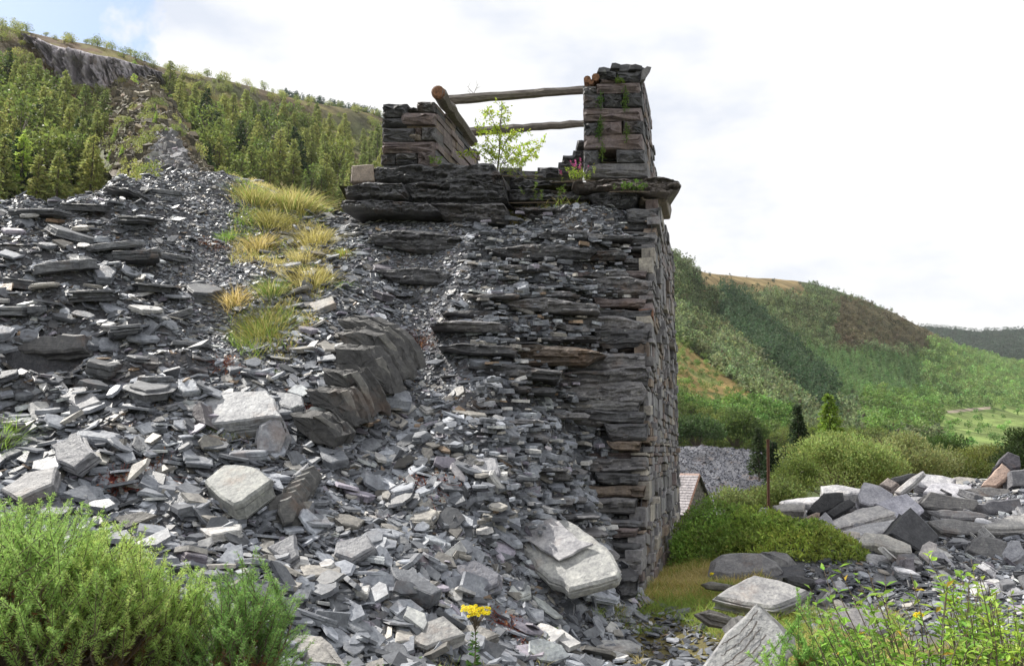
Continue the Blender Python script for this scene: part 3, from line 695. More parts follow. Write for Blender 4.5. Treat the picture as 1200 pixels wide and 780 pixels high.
for pts, dz, nn, th, tn, lb in (
    ([(395, 633), (430, 625), (438, 640), (412, 655), (392, 648)], .1, (0, -.6, .8), .14, MG, 'blocky grey stone low on the slope left of the dark blue grey slate'),
    ([(0, 572), (30, 553), (66, 545), (62, 566), (20, 584)], .1, (-.1, -.6, .8), .14, (.24, .24, .25), 'broad pale slab just above the gorse at the left edge'),
    ([(345, 555), (362, 541), (364, 560), (350, 570)], .08, (.3, -.8, .5), .12, MG, 'small block with a white patch, right of the squarish grey green boulder'),
    ([(312, 640), (345, 624), (350, 650), (336, 660)], .05, (0, -.7, .7), .08, MG, 'grey plate of slate above the right gorse bush'),
    ([(552, 537), (582, 535), (586, 556), (556, 558)], .05, (0, -.6, .8), .07, (.27, .275, .3), 'nearly square light slate lying mid slope in front of the tower'),
    ([(58, 520), (92, 508), (108, 530), (86, 548), (66, 540)], .15, (-.3, -.75, .6), .13, MG, 'grey leaning slab on the left slope above the gorse'),
    ([(66, 462), (100, 452), (118, 470), (92, 480)], .1, (-.2, -.6, .75), .1, MG, 'grey block on the left slope right of the dark lintel'),
    ([(520, 736), (556, 729), (586, 742), (562, 754), (528, 750)], .05, (0, -.5, .85), .09, (.24, .23, .215), 'brownish flat slab at the bottom beside the ragwort stem'),
    ([(470, 735), (520, 720), (545, 742), (500, 758), (472, 750)], .05, (0, -.5, .85), .1, (.27, .27, .27), 'wide light slab at the bottom left of the ragwort stem'),
    ([(330, 745), (372, 748), (400, 778), (350, 776)], .06, (0, -.6, .8), .08, (.28, .27, .26), 'pale tapered slab at the bottom, right of the gorse bushes')):
    cx = np.mean([q[0] for q in pts]); cy = max(q[1] for q in pts)
    rock('rock', pts, hitD(cx, cy) - dz, nn, th, tn, lb, 'rock')

# tilted beds of rock that stand out of the slope
def z44(l): return [(380 + a / 4.33, 340 + b / 4.33) for a, b in l]
beds = [([(60, 148), (180, 150), (290, 195), (360, 250), (415, 330), (440, 402), (395, 412), (340, 330), (290, 262), (180, 215), (90, 196)], (.13, .125, .115)),
        ([(60, 215), (170, 205), (270, 230), (330, 300), (375, 380), (398, 452), (360, 446), (310, 370), (250, 300), (90, 275)], (.15, .14, .125)),
        ([(45, 290), (210, 300), (255, 350), (300, 430), (335, 528), (290, 524), (240, 470), (150, 420), (60, 380)], (.12, .115, .105)),
        ([(-15, 400), (130, 420), (175, 480), (215, 560), (245, 642), (190, 624), (140, 570), (80, 520), (0, 480)], (.115, .11, .10)),
        ([(-100, 505), (80, 515), (120, 580), (162, 692), (110, 684), (60, 640), (20, 610), (-60, 580)], (.13, .125, .115)),
        ([(-180, 625), (-60, 640), (20, 690), (66, 745), (44, 800), (-60, 775), (-140, 710)], (.11, .105, .095))]
D0 = hitD(470, 430)
ow = P(430, 450, D0 - .3); ow[2] = float(height(ow[0], ow[1]))
oc = empty('rock_outcrop', ow, 'dark outcrop of tilted parallel rock beds in the scree right of the grassy strip', 'rock outcrop')
for k, (l, tn) in enumerate(beds):
    pts = z44(l); D = hitD(np.mean([q[0] for q in pts]) + 4, max(q[1] for q in pts) - 5) - .20
    n = nrm([-.42, -.76, -.30]); back_ = -n; poly = poly_px(pts, D, nrm([-.30, -.95, .05]))
    acc = Acc(); slab(acc, poly, nrm([-.30, -.95, .05]), .20, np.array([tn[1], tn[1], tn[1] * 1.02]) * .50, .11, .07, 3, .02, 40 + k, .022, .03, facet=.012)
    ch_ = pts[2:7] if k < 3 else pts[1:5]; st_ = list(ch_) + [(x + 9 - 1.5 * i, y - 3) for i, (x, y) in reversed(list(enumerate(ch_)))]
    slab(acc, poly_px(st_, D - .04, nrm([.25, -.95, .15])), nrm([.25, -.95, .15]), .30, np.array([.15, .148, .142]), .09, .08, 2, .01, 140 + k, .01, .01)  # paler strip along the right edge: light on the bed's end, painted in
    # the slab is sheared so that its back edge rises with the slope
    V = acc.v[0]; dpt = -(V - poly.mean(0)) @ nrm([-.30, -.95, .05]); V[:, 2] += np.clip(dpt, 0, 1) * .35; V[:, 0] += np.clip(dpt, 0, 1) * .55
    acc.build('rock_bed', M['block'], oc)
# heavy dark slabs that break out of the left brow in steps
for k, (x, y, w_) in enumerate([(45, 256, 70), (105, 243, 60), (150, 232, 62), (196, 226, 50), (90, 275, 66), (165, 262, 56), (120, 292, 84), (20, 292, 60), (150, 310, 90), (75, 318, 70), (205, 300, 44), (30, 335, 60), (180, 340, 60), (110, 350, 64), (240, 345, 40), (200, 372, 50), (20, 368, 50), (150, 390, 46), (225, 410, 40), (130, 430, 50), (60, 445, 46), (180, 455, 50)]):
    p0 = hit(x, y); W_ = w_ / F * p0[1]; r_ = np.random.default_rng(700 + k); m = int(r_.integers(4, 7)); an = np.linspace(0, 2 * np.pi, m + 1)[:-1] + r_.uniform(-.42, .42, m) + r_.uniform(0, 6)
    nn_ = nrm([r_.normal(0, .16), -.16 + r_.normal(0, .12), 1]); u_a = nrm(np.cross([0, 1, .1], nn_)); w_a = np.cross(nn_, u_a); dp = r_.uniform(.45, .8)
    poly = p0 + [0, -.02, r_.uniform(.0, .08)] + np.outer(W_ * .5 * np.cos(an) * r_.uniform(.85, 1.15, m), u_a) + np.outer(dp * .5 * np.sin(an) * r_.uniform(.85, 1.15, m), w_a)
    a_ = Acc(); slab(a_, poly, nn_, r_.uniform(.08, .16), np.array([.10, .105, .115]) * r_.uniform(.7, 1.8), .10, .10, 3, .012, 900 + k, .02, .008)
    tag(a_.build('flat_stone', M['edge'], origin=p0), 'heavy dark slab breaking out of the stepped left brow of the tip', 'slab', 'dark slabs stepping out of the left brow')

# lower outcrop right of the squarish boulder
D0 = hitD(360, 600); c0 = P(352, 590, D0 - .2); c0[2] = float(height(c0[0], c0[1]))
oc2 = empty('rock_outcrop', c0, 'low crumbling ridge of thin dark beds just right of the squarish grey green boulder', 'rock outcrop')
for k in range(6):
    t = k / 5; x0 = 330 + 26 * t; y0 = 604 - 36 * t
    pts = [(x0 - 4, y0 - 18), (x0 + 12, y0 - 24), (x0 + 20, y0 - 14), (x0 + 14, y0 + 6), (x0 + 2, y0 + 10), (x0 - 4, y0 - 4)]
    acc = Acc(); D = hitD(x0 + 10, y0 + 8) - .12 + rg.uniform(-.05, .05); n = nrm([.35 + rg.normal() * .1, -.8, .4])
    slab(acc, poly_px(pts, D, n), n, .3, np.array([.085, .085, .085]) * rg.uniform(.8, 1.3), .10, .08, 4, .02, 80 + k, .02); acc.build('rock_bed', M['edge'], oc2)

# the pile of quarry blocks on the right
pile = [
 ([(550, 187), (600, 182), (680, 195), (700, 205), (672, 214), (556, 211)], 17.6, (-.1, -.5, .86), .28, LG, 'slab', 'pale flat slab at the back left of the block pile, behind the two black blocks'),
 ([(420, 236), (480, 226), (560, 220), (585, 228), (540, 243), (430, 240)], 18.2, (0, -.2, .97), .18, LG, 'slab', 'thin pale slab at the back of the pile close to the rusty post'),
 ([(395, 250), (445, 243), (500, 246), (495, 266), (410, 264)], 17.2, (-.1, -.4, .9), .25, (0.338, 0.325, 0.312), 'slab', 'dull grey slab at the left end of the pile behind the grassy bank'),
 ([(336, 280), (362, 254), (378, 262), (380, 288), (352, 294)], 15.8, (-.5, -.7, .5), .3, (0.500, 0.500, 0.450), 'rock', 'cream coloured broken block at the left tip of the pile above the grassy bank'),
 ([(375, 255), (392, 262), (420, 288), (384, 290)], 15.9, (.5, -.75, .4), .3, MG, 'rock', 'grey wedge leaning on the cream coloured broken block'),
 ([(515, 262), (560, 212), (622, 208), (626, 236), (590, 262), (545, 280), (520, 272)], 16.3, (-.1, -.93, .34), .4, BK, 'rock', 'larger of two black blocks near the back left of the pile'),
 ([(572, 276), (610, 244), (645, 228), (663, 242), (655, 256), (592, 290)], 15.9, (.05, -.93, .34), .4, BK, 'rock', 'smaller black block resting against the larger black one'),
 ([(480, 296), (535, 270), (548, 272), (545, 285), (500, 310)], 15.2, (-.2, -.75, .6), .2, (0.270, 0.210, 0.170), 'rock', 'brown edged stone below the larger black block'),
 ([(512, 316), (566, 270), (585, 290), (602, 322), (560, 345), (515, 330)], 14.4, (-.1, -.85, .5), .35, (0.300, 0.300, 0.331), 'rock', 'pointed grey block at the front left of the pile beside the grassy bank'),
 ([(590, 296), (660, 262), (735, 248), (790, 272), (720, 292), (604, 322), (590, 316)], 15.2, (-.05, -.38, .92), .22, (0.425, 0.413, 0.413), 'slab', 'broad light slab with a dark front edge right of the smaller black block'),
 ([(600, 336), (700, 306), (792, 292), (795, 306), (728, 344), (660, 350)], 14.2, (-.08, -.42, .9), .2, LG, 'slab', 'light slab tucked under the broad light slab in the pile'),
 ([(668, 214), (690, 174), (740, 186), (782, 214), (762, 244), (705, 250), (676, 240)], 16.6, (-.15, -.7, .7), .35, (0.375, 0.375, 0.419), 'slab', 'lilac grey block with a pointed top near the middle of the pile'),
 ([(722, 242), (780, 222), (826, 210), (860, 240), (884, 266), (840, 290), (796, 294), (760, 262)], 15.9, (-.12, -.55, .83), .22, (0.388, 0.388, 0.450), 'slab', 'smooth lavender plate lying behind the black triangular block'),
 ([(772, 340), (806, 296), (840, 256), (890, 302), (932, 350), (905, 380), (872, 400), (838, 378)], 13.3, (.12, -.90, .42), .42, (0.060, 0.062, 0.070), 'rock', 'black triangular block, the most prominent stone at the middle of the pile'),
 ([(552, 352), (566, 332), (640, 328), (674, 334), (664, 372), (650, 392), (600, 372)], 13.2, (-.2, -.65, .75), .38, (0.425, 0.388, 0.362), 'rock', 'rough light block with scored lines at the front left of the pile'),
 ([(672, 362), (690, 334), (760, 340), (838, 374), (842, 398), (790, 396), (720, 372), (680, 374)], 12.7, (-.12, -.55, .83), .30, (0.425, 0.413, 0.388), 'slab', 'long speckled light slab with a deep black shadow beneath it, front of the pile'),
 ([(782, 208), (830, 166), (876, 138), (882, 146), (850, 178), (806, 212)], 17.0, (-.45, -.6, .66), .10, (0.375, 0.375, 0.388), 'slab', 'thin plate propped up at a slant on the crest of the pile'),
 ([(776, 162), (838, 146), (862, 150), (810, 176), (784, 178)], 18.3, (-.1, -.8, .5), .3, BK, 'rock', 'dark sliver on the skyline of the pile behind the slanting plate'),
 ([(736, 184), (765, 160), (798, 178), (776, 196)], 18.0, (-.2, -.7, .6), .25, (0.220, 0.190, 0.180), 'rock', 'small brownish block on the skyline left of the slanting plate'),
 ([(850, 182), (878, 148), (940, 154), (985, 166), (960, 192), (900, 196)], 18.4, (-.05, -.55, .83), .22, (0.438, 0.438, 0.463), 'slab', 'flat pale slab on the crest right of the slanting plate'),
 ([(944, 172), (990, 156), (1060, 164), (1100, 180), (1060, 192), (980, 190)], 19.0, (0, -.5, .86), .3, (0.325, 0.312, 0.294), 'slab', 'long grey brown slab forming the skyline at the back of the pile'),
 ([(878, 206), (905, 178), (960, 176), (1034, 188), (1038, 224), (970, 230), (915, 212)], 17.6, (-.05, -.42, .9), .2, (0.413, 0.413, 0.450), 'slab', 'large smooth pale slab high in the middle right of the pile'),
 ([(870, 242), (900, 204), (960, 218), (1052, 232), (1062, 268), (1000, 266), (938, 262), (884, 256)], 16.2, (0, -.85, .5), .5, (0.130, 0.128, 0.130), 'rock', 'thick dark bedded block under the large smooth pale slab'),
 ([(1008, 198), (1080, 190), (1152, 196), (1168, 214), (1130, 226), (1066, 222)], 17.3, (.05, -.75, .65), .35, (0.170, 0.165, 0.165), 'slab', 'grey slab jutting out below the reddish brown block'),
 ([(1062, 188), (1096, 150), (1130, 114), (1156, 138), (1150, 160), (1112, 190)], 17.6, (-.35, -.75, .55), .35, (0.330, 0.240, 0.200), 'rock', 'reddish brown faced block standing on the right end of the pile'),
 ([(1096, 140), (1120, 104), (1150, 78), (1186, 92), (1190, 128), (1158, 136), (1130, 112)], 18.2, (-.2, -.85, .45), .45, (0.075, 0.070, 0.085), 'rock', 'dark block at the very top of the pile behind the reddish brown one'),
 ([(1156, 140), (1205, 134), (1225, 186), (1160, 188)], 17.4, (.05, -.9, .4), .5, (0.160, 0.160, 0.175), 'rock', 'grey cube shaped block at the right edge beside the reddish brown block'),
 ([(1056, 246), (1100, 232), (1188, 228), (1200, 260), (1150, 276), (1086, 276)], 16.0, (.05, -.88, .46), .5, (0.120, 0.120, 0.135), 'rock', 'smooth dark blue block at the right of the pile'),
 ([(1180, 232), (1250, 225), (1255, 262), (1200, 262)], 16.4, (0, -.6, .8), .3, LG, 'rock', 'pale slab at the right edge above the smooth dark blue block'),
 ([(882, 264), (960, 262), (1050, 270), (1092, 280), (1078, 292), (990, 294), (930, 286)], 15.4, (0, -.75, .65), .25, (0.150, 0.150, 0.160), 'slab', 'thin dark layer of slate just above the long rippled slab'),
 ([(890, 300), (960, 290), (1060, 302), (1098, 310), (1088, 338), (1020, 342), (940, 332)], 14.7, (0, -.72, .7), .28, (0.190, 0.188, 0.190), 'slab', 'long rippled grey slab right of the black triangular block'),
 ([(1076, 308), (1140, 286), (1228, 268), (1240, 318), (1150, 322), (1082, 320)], 14.6, (-.05, -.55, .83), .22, (0.362, 0.356, 0.350), 'slab', 'light slab projecting at the right edge over a dark gap'),
 ([(1018, 392), (1040, 360), (1062, 345), (1104, 352), (1148, 366), (1132, 420), (1090, 428), (1050, 408)], 13.4, (-.1, -.86, .5), .36, (0.150, 0.150, 0.155), 'rock', 'corduroy ribbed dark block under the light projecting slab'),
 ([(868, 402), (880, 376), (900, 365), (920, 372), (918, 400), (896, 428)], 12.5, (-.2, -.75, .63), .14, (0.520, 0.490, 0.480), 'rock', 'small almost white oval stone in front of the black triangular block'),
 ([(908, 438), (922, 396), (946, 398), (978, 438), (982, 458), (930, 452)], 12.3, (.1, -.7, .7), .2, (0.325, 0.325, 0.356), 'rock', 'grey wedge just right of the white oval stone'),
 ([(688, 412), (700, 400), (768, 408), (784, 440), (740, 446), (700, 430)], 12.4, (-.1, -.5, .86), .12, (0.338, 0.338, 0.362), 'slab', 'flat lilac slab lying below the long speckled light slab'),
 ([(784, 440), (800, 404), (850, 400), (880, 430), (860, 446), (820, 448)], 12.0, (0, -.6, .8), .25, (0.140, 0.140, 0.155), 'rock', 'lump of crumbling dark slate left of the white oval stone'),
 ([(822, 484), (826, 420), (850, 415), (858, 482)], 11.7, (.2, -.9, .4), .14, (0.170, 0.160, 0.180), 'rock', 'narrow upright stone like a post in front of the crumbling lump'),
 ([(770, 488), (784, 454), (798, 456), (796, 490)], 11.6, (-.2, -.9, .4), .12, (0.220, 0.190, 0.190), 'rock', 'small brownish upright stone left of the post like stone'),
 ([(892, 474), (930, 464), (962, 488), (946, 504), (912, 492)], 11.4, (-.1, -.5, .85), .08, (0.450, 0.425, 0.450), 'rock', 'small pale flake in the rubble below the grey wedge'),
 ([(1005, 452), (1050, 444), (1146, 456), (1156, 474), (1100, 480), (1040, 470)], 12.0, (0, -.6, .8), .16, (0.200, 0.200, 0.210), 'slab', 'low grey slab in the rubble below the ribbed dark block'),
 ([(1032, 512), (1048, 492), (1080, 492), (1092, 512), (1072, 532), (1044, 530)], 10.6, (0, -.5, .86), .1, (0.500, 0.500, 0.500), 'rock', 'round white stone in the rubble at the lower right'),
 ([(1100, 512), (1122, 508), (1130, 534), (1106, 540)], 10.4, (.1, -.5, .86), .08, (0.450, 0.450, 0.475), 'rock', 'small pale plate right of the round white stone'),
 ([(1150, 420), (1190, 404), (1230, 410), (1220, 440), (1160, 440)], 12.8, (0, -.7, .7), .2, (0.200, 0.200, 0.220), 'rock', 'grey block at the right edge level with the ribbed dark block'),
 ([(1170, 470), (1220, 462), (1240, 500), (1180, 500)], 11.4, (0, -.6, .8), .2, LG, 'rock', 'light block at the right edge of the rubble'),
 ([(588, 492), (612, 482), (632, 500), (614, 518), (596, 512)], 11.1, (-.1, -.6, .8), .07, (0.350, 0.350, 0.375), 'rock', 'small grey slate on top of the fine dark chippings'),
 # rocks on the grass
 ([(190, 468), (200, 420), (235, 398), (300, 390), (360, 394), (410, 420), (430, 452), (380, 476), (250, 482)], 11.9, (-.1, -.62, .78), .55, (0.170, 0.168, 0.175), 'boulder', 'large rounded grey boulder half buried under the green bank'),
 ([(345, 396), (400, 385), (450, 396), (482, 430), (450, 446), (410, 425)], 12.3, (.1, -.55, .83), .5, (0.150, 0.150, 0.155), 'boulder', 'lower shoulder of rock right of the rounded boulder under the green bank'),
 ([(212, 540), (262, 508), (336, 470), (420, 486), (512, 520), (470, 548), (398, 574), (300, 560)], 9.6, (.0, -.40, .92), .16, (0.275, 0.275, 0.281), 'slab', 'broad flat grey slab on the grass with a dark splintered front edge'),
 ([(432, 478), (470, 470), (530, 484), (536, 500), (500, 508), (450, 496)], 10.8, (0, -.8, .55), .2, BK, 'rock', 'black slab edge in the grass behind the broad flat slab'),
 ([(170, 500), (200, 490), (270, 502), (262, 516), (190, 512)], 10.4, (0, -.8, .6), .12, (0.130, 0.125, 0.115), 'rock', 'thin brown stone in the grass left of the broad flat slab'),
 ([(164, 594), (200, 588), (272, 610), (262, 626), (200, 610)], 8.5, (.1, -.8, .6), .12, (0.100, 0.095, 0.090), 'rock', 'thin dark stone in the grass near the big foreground block'),
 ([(590, 582), (660, 572), (744, 584), (790, 640), (720, 662), (636, 628)], 8.6, (.0, -.42, .9), .1, (0.180, 0.175, 0.180), 'slab', 'dull flat slab in the long grass at the bottom right'),
 ([(545, 560), (590, 515), (602, 520), (570, 572)], 9.6, (.4, -.8, .4), .06, (0.130, 0.130, 0.140), 'rock', 'thin slate standing on edge between grass and dark chippings'),
 ([(600, 716), (640, 712), (652, 740), (620, 764), (560, 760), (520, 735)], 6.6, (-.1, -.6, .8), .16, (0.350, 0.300, 0.312), 'rock', 'small pinkish grey stone at the bottom behind the young gorse shoots'),
]
for pts, D, n, th, tn, cat, lb in pile:
    pts = z4(pts)
    rough = .05; lay = 3; mt = 'slab'
    if max(th if isinstance(th, tuple) else tn) < .08: mt = 'black'
    if 'ribbed' in lb or 'bedded' in lb or 'rippled' in lb: lay = 7; mt = 'edge'
    rock('flat_stone' if cat == 'slab' else ('boulder' if cat == 'boulder' else 'rock'), pts, D, n, th, tn, lb, cat, None, mt, lay, rough, .03 if cat != 'boulder' else .09)
# big foreground block, split along its bedding
def ex(acc, poly, n):
    r = np.random.default_rng(3); e = poly[0] - poly[1]
    for t in (.10, .22, .33, .47, .58, .70, .84):
        p0 = poly[1] * (1 - t) + poly[3] * t; L = r.uniform(.9, 1.7); k = np.linspace(r.uniform(0, .1), 1, 16)[:, None]; ln = p0 + e * L * k + n * .012 + r.normal(0, .0035, (16, 3)) + (poly[3] - poly[1]) * .05 * np.sin(k * 4)
        s_ = nrm(np.cross(e, n)); w = r.uniform(.35, 1, (16, 1)) * .0065
        V = np.concatenate([ln - s_ * w, ln + s_ * w]); i = np.arange(15); acc.add(V, [np.stack([i, i + 1, i + 17, i + 16], 1)], [.085, .075, .07])
rock('foreground_block', z4([(225, 690), (345, 562), (440, 665), (420, 770), (380, 850), (110, 850), (168, 766)]), 6.6, (-.25, -.78, .58), .5, (.33, .335, .34), 'big light grey block with dark bedding cracks in the foreground beside the grass', 'boulder', ch=.02, layers=4, lam=.015, extra=ex, rough=.05)
rock('rock', z4([(345, 562), (368, 572), (470, 668), (478, 712), (440, 745), (418, 700)]), 6.75, (.55, -.6, .55), .4, (.29, .285, .28), 'light splintered block leaning against the right flank of the big cracked block', 'rock', layers=6, lam=.02)

# broken slates wedged among the blocks of the pile
rq = np.random.default_rng(909); cnt = 0
while cnt < 64:
    x = rq.uniform(905, 1215); y = rq.uniform(572, 700)
    if y < 585 + max(0, 1000 - x) * .25 or (x < 985 and y > 640): continue
    p0 = hit(x, y); s_ = rq.uniform(.22, .62) * (1 if y < 650 else .7); m = int(rq.integers(4, 7)); an = (np.arange(m) + rq.uniform(-.3, .3, m)) * 2 * np.pi / m
    nn_ = nrm([rq.normal(0, .4), rq.normal(-.25, .35), 1]); u_a = nrm(np.cross([.1, 1, .1], nn_)); w_a = np.cross(nn_, u_a); yw = rq.uniform(0, 6.28); rr = s_ * .5 * rq.uniform(.8, 1.15, m); ax = rr * np.cos(an); ay = rr * np.sin(an) * rq.uniform(.45, .9)
    th = s_ * rq.uniform(.08, .3); poly = p0 + [0, 0, rq.uniform(.02, .22)] + np.outer(ax * np.cos(yw) - ay * np.sin(yw), u_a) + np.outer(ax * np.sin(yw) + ay * np.cos(yw), w_a)
    a_ = Acc(); slab(a_, poly, nn_, th, slate_cols(1, rq, np.array([.20, .205, .225]))[0], .08, .10, 3, .012, 2000 + cnt, .012, .006)
    tag(a_.build('broken_slate', M['slab'], origin=p0), 'broken slate wedged among the big blocks of the right hand pile', 'slate', 'broken slates among the blocks of the pile'); cnt += 1
# ------------------------------------------------------------------ the ruined tower
PUR = np.array([.165, .135, .135]); GRB = np.array([.14, .138, .145]); DKB = np.array([.065, .066, .072]); BRN = np.array([.17, .135, .11])
def block(acc, x0, x1, z0, z1, y0, y1, col, rg, skew=0.0, ch=.02, rel=.014, sh=0.0):
    """rough squared stone, front at y0; sh = sideways shift per metre of depth"""
    n = 5
    X = np.linspace(0, 1, n); base = [(t, 0) for t in X[:-1]] + [(1, t) for t in X[:-1]] + [(1 - t, 1) for t in X[:-1]] + [(0, 1 - t) for t in X[:-1]]
    q = np.array(base); m = len(q); c = .5
    rings = []
    def ring(ins, y, jit, k=1.0):
        a = q.copy(); lx = x1 - x0; lz = z1 - z0
        xx = x0 + ins + a[:, 0] * (lx - 2 * ins); zz = z0 + ins + a[:, 1] * (lz - 2 * ins)
        return np.stack([xx + sh * (y - y0) + rg.normal(0, jit, m) * .5, np.full(m, y) + rg.normal(0, jit, m), zz + skew * (xx - x0) + rg.normal(0, jit, m) * .4], 1)
    w = min(x1 - x0, z1 - z0)
    rings = [ring(w * .28, y0 - rel * 1.2, rel), ring(ch * 1.2, y0 - rel * .2, rel * .7), ring(0, y0 + ch, rel * .3), ring(0, y1, .003)]
    V = np.concatenate(rings + [rings[0].mean(0)[None] + [0, -rel * .5, 0]])
    i = np.arange(m); j = (i + 1) % m; f = [np.stack([k * m + i, k * m + j, (k + 1) * m + j, (k + 1) * m + i], 1) for k in range(3)]
    f.append(np.stack([np.full(m, 4 * m), j, i], 1)); f.append((i[::-1] + 3 * m)[None])
    acc.add(V, f, col)
def px_block(acc, l, t, r, b, D, depth, col, rg, **k):
    A = P(l, b, D); B = P(r, t, D); block(acc, A[0], B[0], A[2], B[2], D, D + depth, col, rg, **k)
rg = np.random.default_rng(21)
base = P(700, 690, 11.6); base[2] = float(height(base[0] + .6, base[1]))
TW = empty('ruined_tower', base, 'tall ruined slate tower with two broken upper walls bridged by old timbers', 'ruin')

# side wall: random coursed rubble seen at a grazing angle, leaning courses follow the sloping front corner
def corner_D(z): return np.interp(z, [-.5, .2, 1.2, 3.0, 4.6, 6.3], [10.95, 11.05, 11.9, 12.5, 13.6, 15.0])
acc = Acc()
z = -.5; L_END = 19.0
def side_pt(s, z, o):
    """s = y coordinate along the wall, o = outwards"""
    s = np.asarray(s, float); t = (s - WA[1]) / WDIR[1]
    return np.stack([WA[0] + WDIR[0] * t + WNOR[0] * o, WA[1] + WDIR[1] * t + WNOR[1] * o, np.broadcast_to(z, s.shape)], -1)
wn = np.array([WNOR[0], WNOR[1], 0])
while z < 6.1:
    h = rg.choice([rg.uniform(.05, .09), rg.uniform(.09, .16), rg.uniform(.16, .30)], p=[.42, .38, .20]); s = corner_D(z) + rg.uniform(-.05, .24)
    while s < L_END:
        l = rg.uniform(.10, .6) * (1.2 if h > .15 else 1); e = min(s + l, L_END)
        if e - s > .05:
            pr = abs(rg.normal(0, .028)) + (.07 if rg.random() < .04 else 0)
            zz0 = z + rg.uniform(0, .012); zz1 = z + h - rg.uniform(.002, .022)
            tl = rg.normal(0, .02)
            pts = np.array([side_pt(s + .008, zz0 + tl, pr), side_pt(e - .008, zz0 - tl, pr + rg.normal(0, .008)), side_pt(e - .008 - rg.uniform(0, .03), zz1 - tl, pr), side_pt(s + .008 + rg.uniform(0, .03), zz1 + tl, pr)])
            t = rg.random(); col = (GRB * 1.45 if t < .6 else PUR * 1.1 if t < .74 else BRN * 1.1 if t < .88 else np.array([.30, .28, .25])) * rg.uniform(.7, 1.35)
            if .0 < z - 2.9 < .8 and s < 14 and rg.random() < .10: col = np.array([.27, .13, .08])
            slab(acc, pts, wn, .22, col, .04, .3, 0, .008, int(rg.integers(1e9)), .0, .004)
        s = e
    z += h
for k in range(90):
    zz = rg.uniform(.2, 5.9); s = rg.uniform(corner_D(zz) + .3, 18.9); o = rg.uniform(.03, .10)
    w_ = rg.uniform(.1, .3); hh = rg.uniform(.03, .2)
    pts = np.array([side_pt(s, zz, o), side_pt(s + w_, zz, o), side_pt(s + w_ * .9, zz + hh, o), side_pt(s + .05, zz + hh * 1.1, o)])
    slab(acc, pts, wn, .2, GRB * rg.uniform(.8, 1.6), .1, .2, 0, .01, int(rg.integers(1e9)), 0, .004)
acc.build('side_wall', M['block'], TW)
# dark core behind the stones and rear end of the wall
acc = Acc()
zs = np.linspace(-.6, 6.15, 24)
F_ = np.array([side_pt(corner_D(q) + .05, q, -.06) for q in zs]); B_ = np.array([side_pt(L_END, q, -.06) for q in zs])
F2 = F_ - [3.6, -.2, 0]; B2 = B_ - [4.4, 0, 0]
V = np.concatenate([F_, B_, B2]); i = np.arange(23); acc.add(V, [np.stack([i, i + 24, i + 25, i + 1], 1), np.stack([i + 24, i + 48, i + 49, i + 25], 1)], DKB * .8)
V = np.array([F_[-1], B_[-1], B2[-1], F2[-1]]); acc.add(V, [[0, 1, 2, 3]], DKB)
acc.build('wall_core', M['block'], TW)
# rear wall face stones
acc = Acc(); z = -.6
while z < 6.1:
    h = rg.uniform(.08, .28); x = float(side_pt(L_END, 0, 0)[0])
    while x > -.6:
        l = rg.uniform(.2, .7); slab(acc, np.array([[x, L_END, z], [x - l + .01, L_END, z], [x - l + .01, L_END, z + h - .01], [x, L_END, z + h - .01]]) + [0, rg.uniform(0, .05), 0], (0, 1, 0), .2, GRB * rg.uniform(.7, 1.4), .04, .3, 0, .01, int(rg.integers(1e9)), 0, .004); x -= l
    z += h
acc.build('rear_wall', M['block'], TW)
# courses at the broken front corner: long slabs whose ends face the camera
def course(y0, y1, x0, dep, out, col, jag=0.0):
    """one course slab between image heights y0 (top) and y1, right end on the corner, left end x0"""
    ym = (y0 + y1) / 2
    D = np.interp(ym, [215, 240, 330, 440, 560, 700], [15.0, 15.0, 13.65, 12.56, 11.97, 11.0]) - out - .16
    xr = np.interp(ym, [215, 240, 330, 440, 560, 640, 700], [779, 776, 766, 760, 757, 754, 752]) + rg.uniform(-9, 2.5)
    Dl = D - rg.uniform(-.05, .30)
    kx = 6; xs_ = np.linspace(x0, xr, kx); top = [(x, y0 + jag * (1 - i / (kx - 1)) + rg.normal(0, .6)) for i, x in enumerate(xs_)]; bot = [(x, y1 + jag * (1 - i / (kx - 1)) + rg.normal(0, .5)) for i, x in enumerate(xs_)]
    bot[0] = (x0 + rg.uniform(0, 6), y1 * .8 + y0 * .2 + jag)
    a_ = Acc(); ledge(a_, top + bot[::-1], D + .02, dep, col, rg, .035, .05, yaw=rg.uniform(-.04, .02), sh=.2)
    return a_.build('corner_slab', M['edge'], TW)
y = 243.0
k = 0
while y < 712:
    hh = rg.choice([rg.uniform(5, 9), rg.uniform(9, 15), rg.uniform(14, 24)], p=[.36, .40, .24]) * (.9 + (y - 240) / 1400)
    if y > 640: hh = min(hh, 16)
    left = 760 - rg.choice([rg.uniform(40, 70), rg.uniform(70, 150)]) + (20 if y < 290 else 0)
    left = max(left, np.interp(y, [240, 400, 520, 560, 600, 620, 660, 712], [640, 610, 690, 672, 680, 690, 716, 728]) - rg.uniform(0, 12))
    t = rg.random(); col = (DKB * 1.25 if t < .4 else GRB * 1.0 if t < .75 else BRN * .75 if t < .82 else PUR * .8) * rg.uniform(.75, 1.3)
    if 455 < y < 480: col = np.array([.16, .16, .165])
    rec = .06 if hh > 12 else rg.uniform(-.40, .10)
    course(y, y + hh - .8, left, rg.uniform(.7, 1.1), rec + rg.uniform(-.02, .1), col, rg.normal(0, 1.5)); y += hh; k += 1
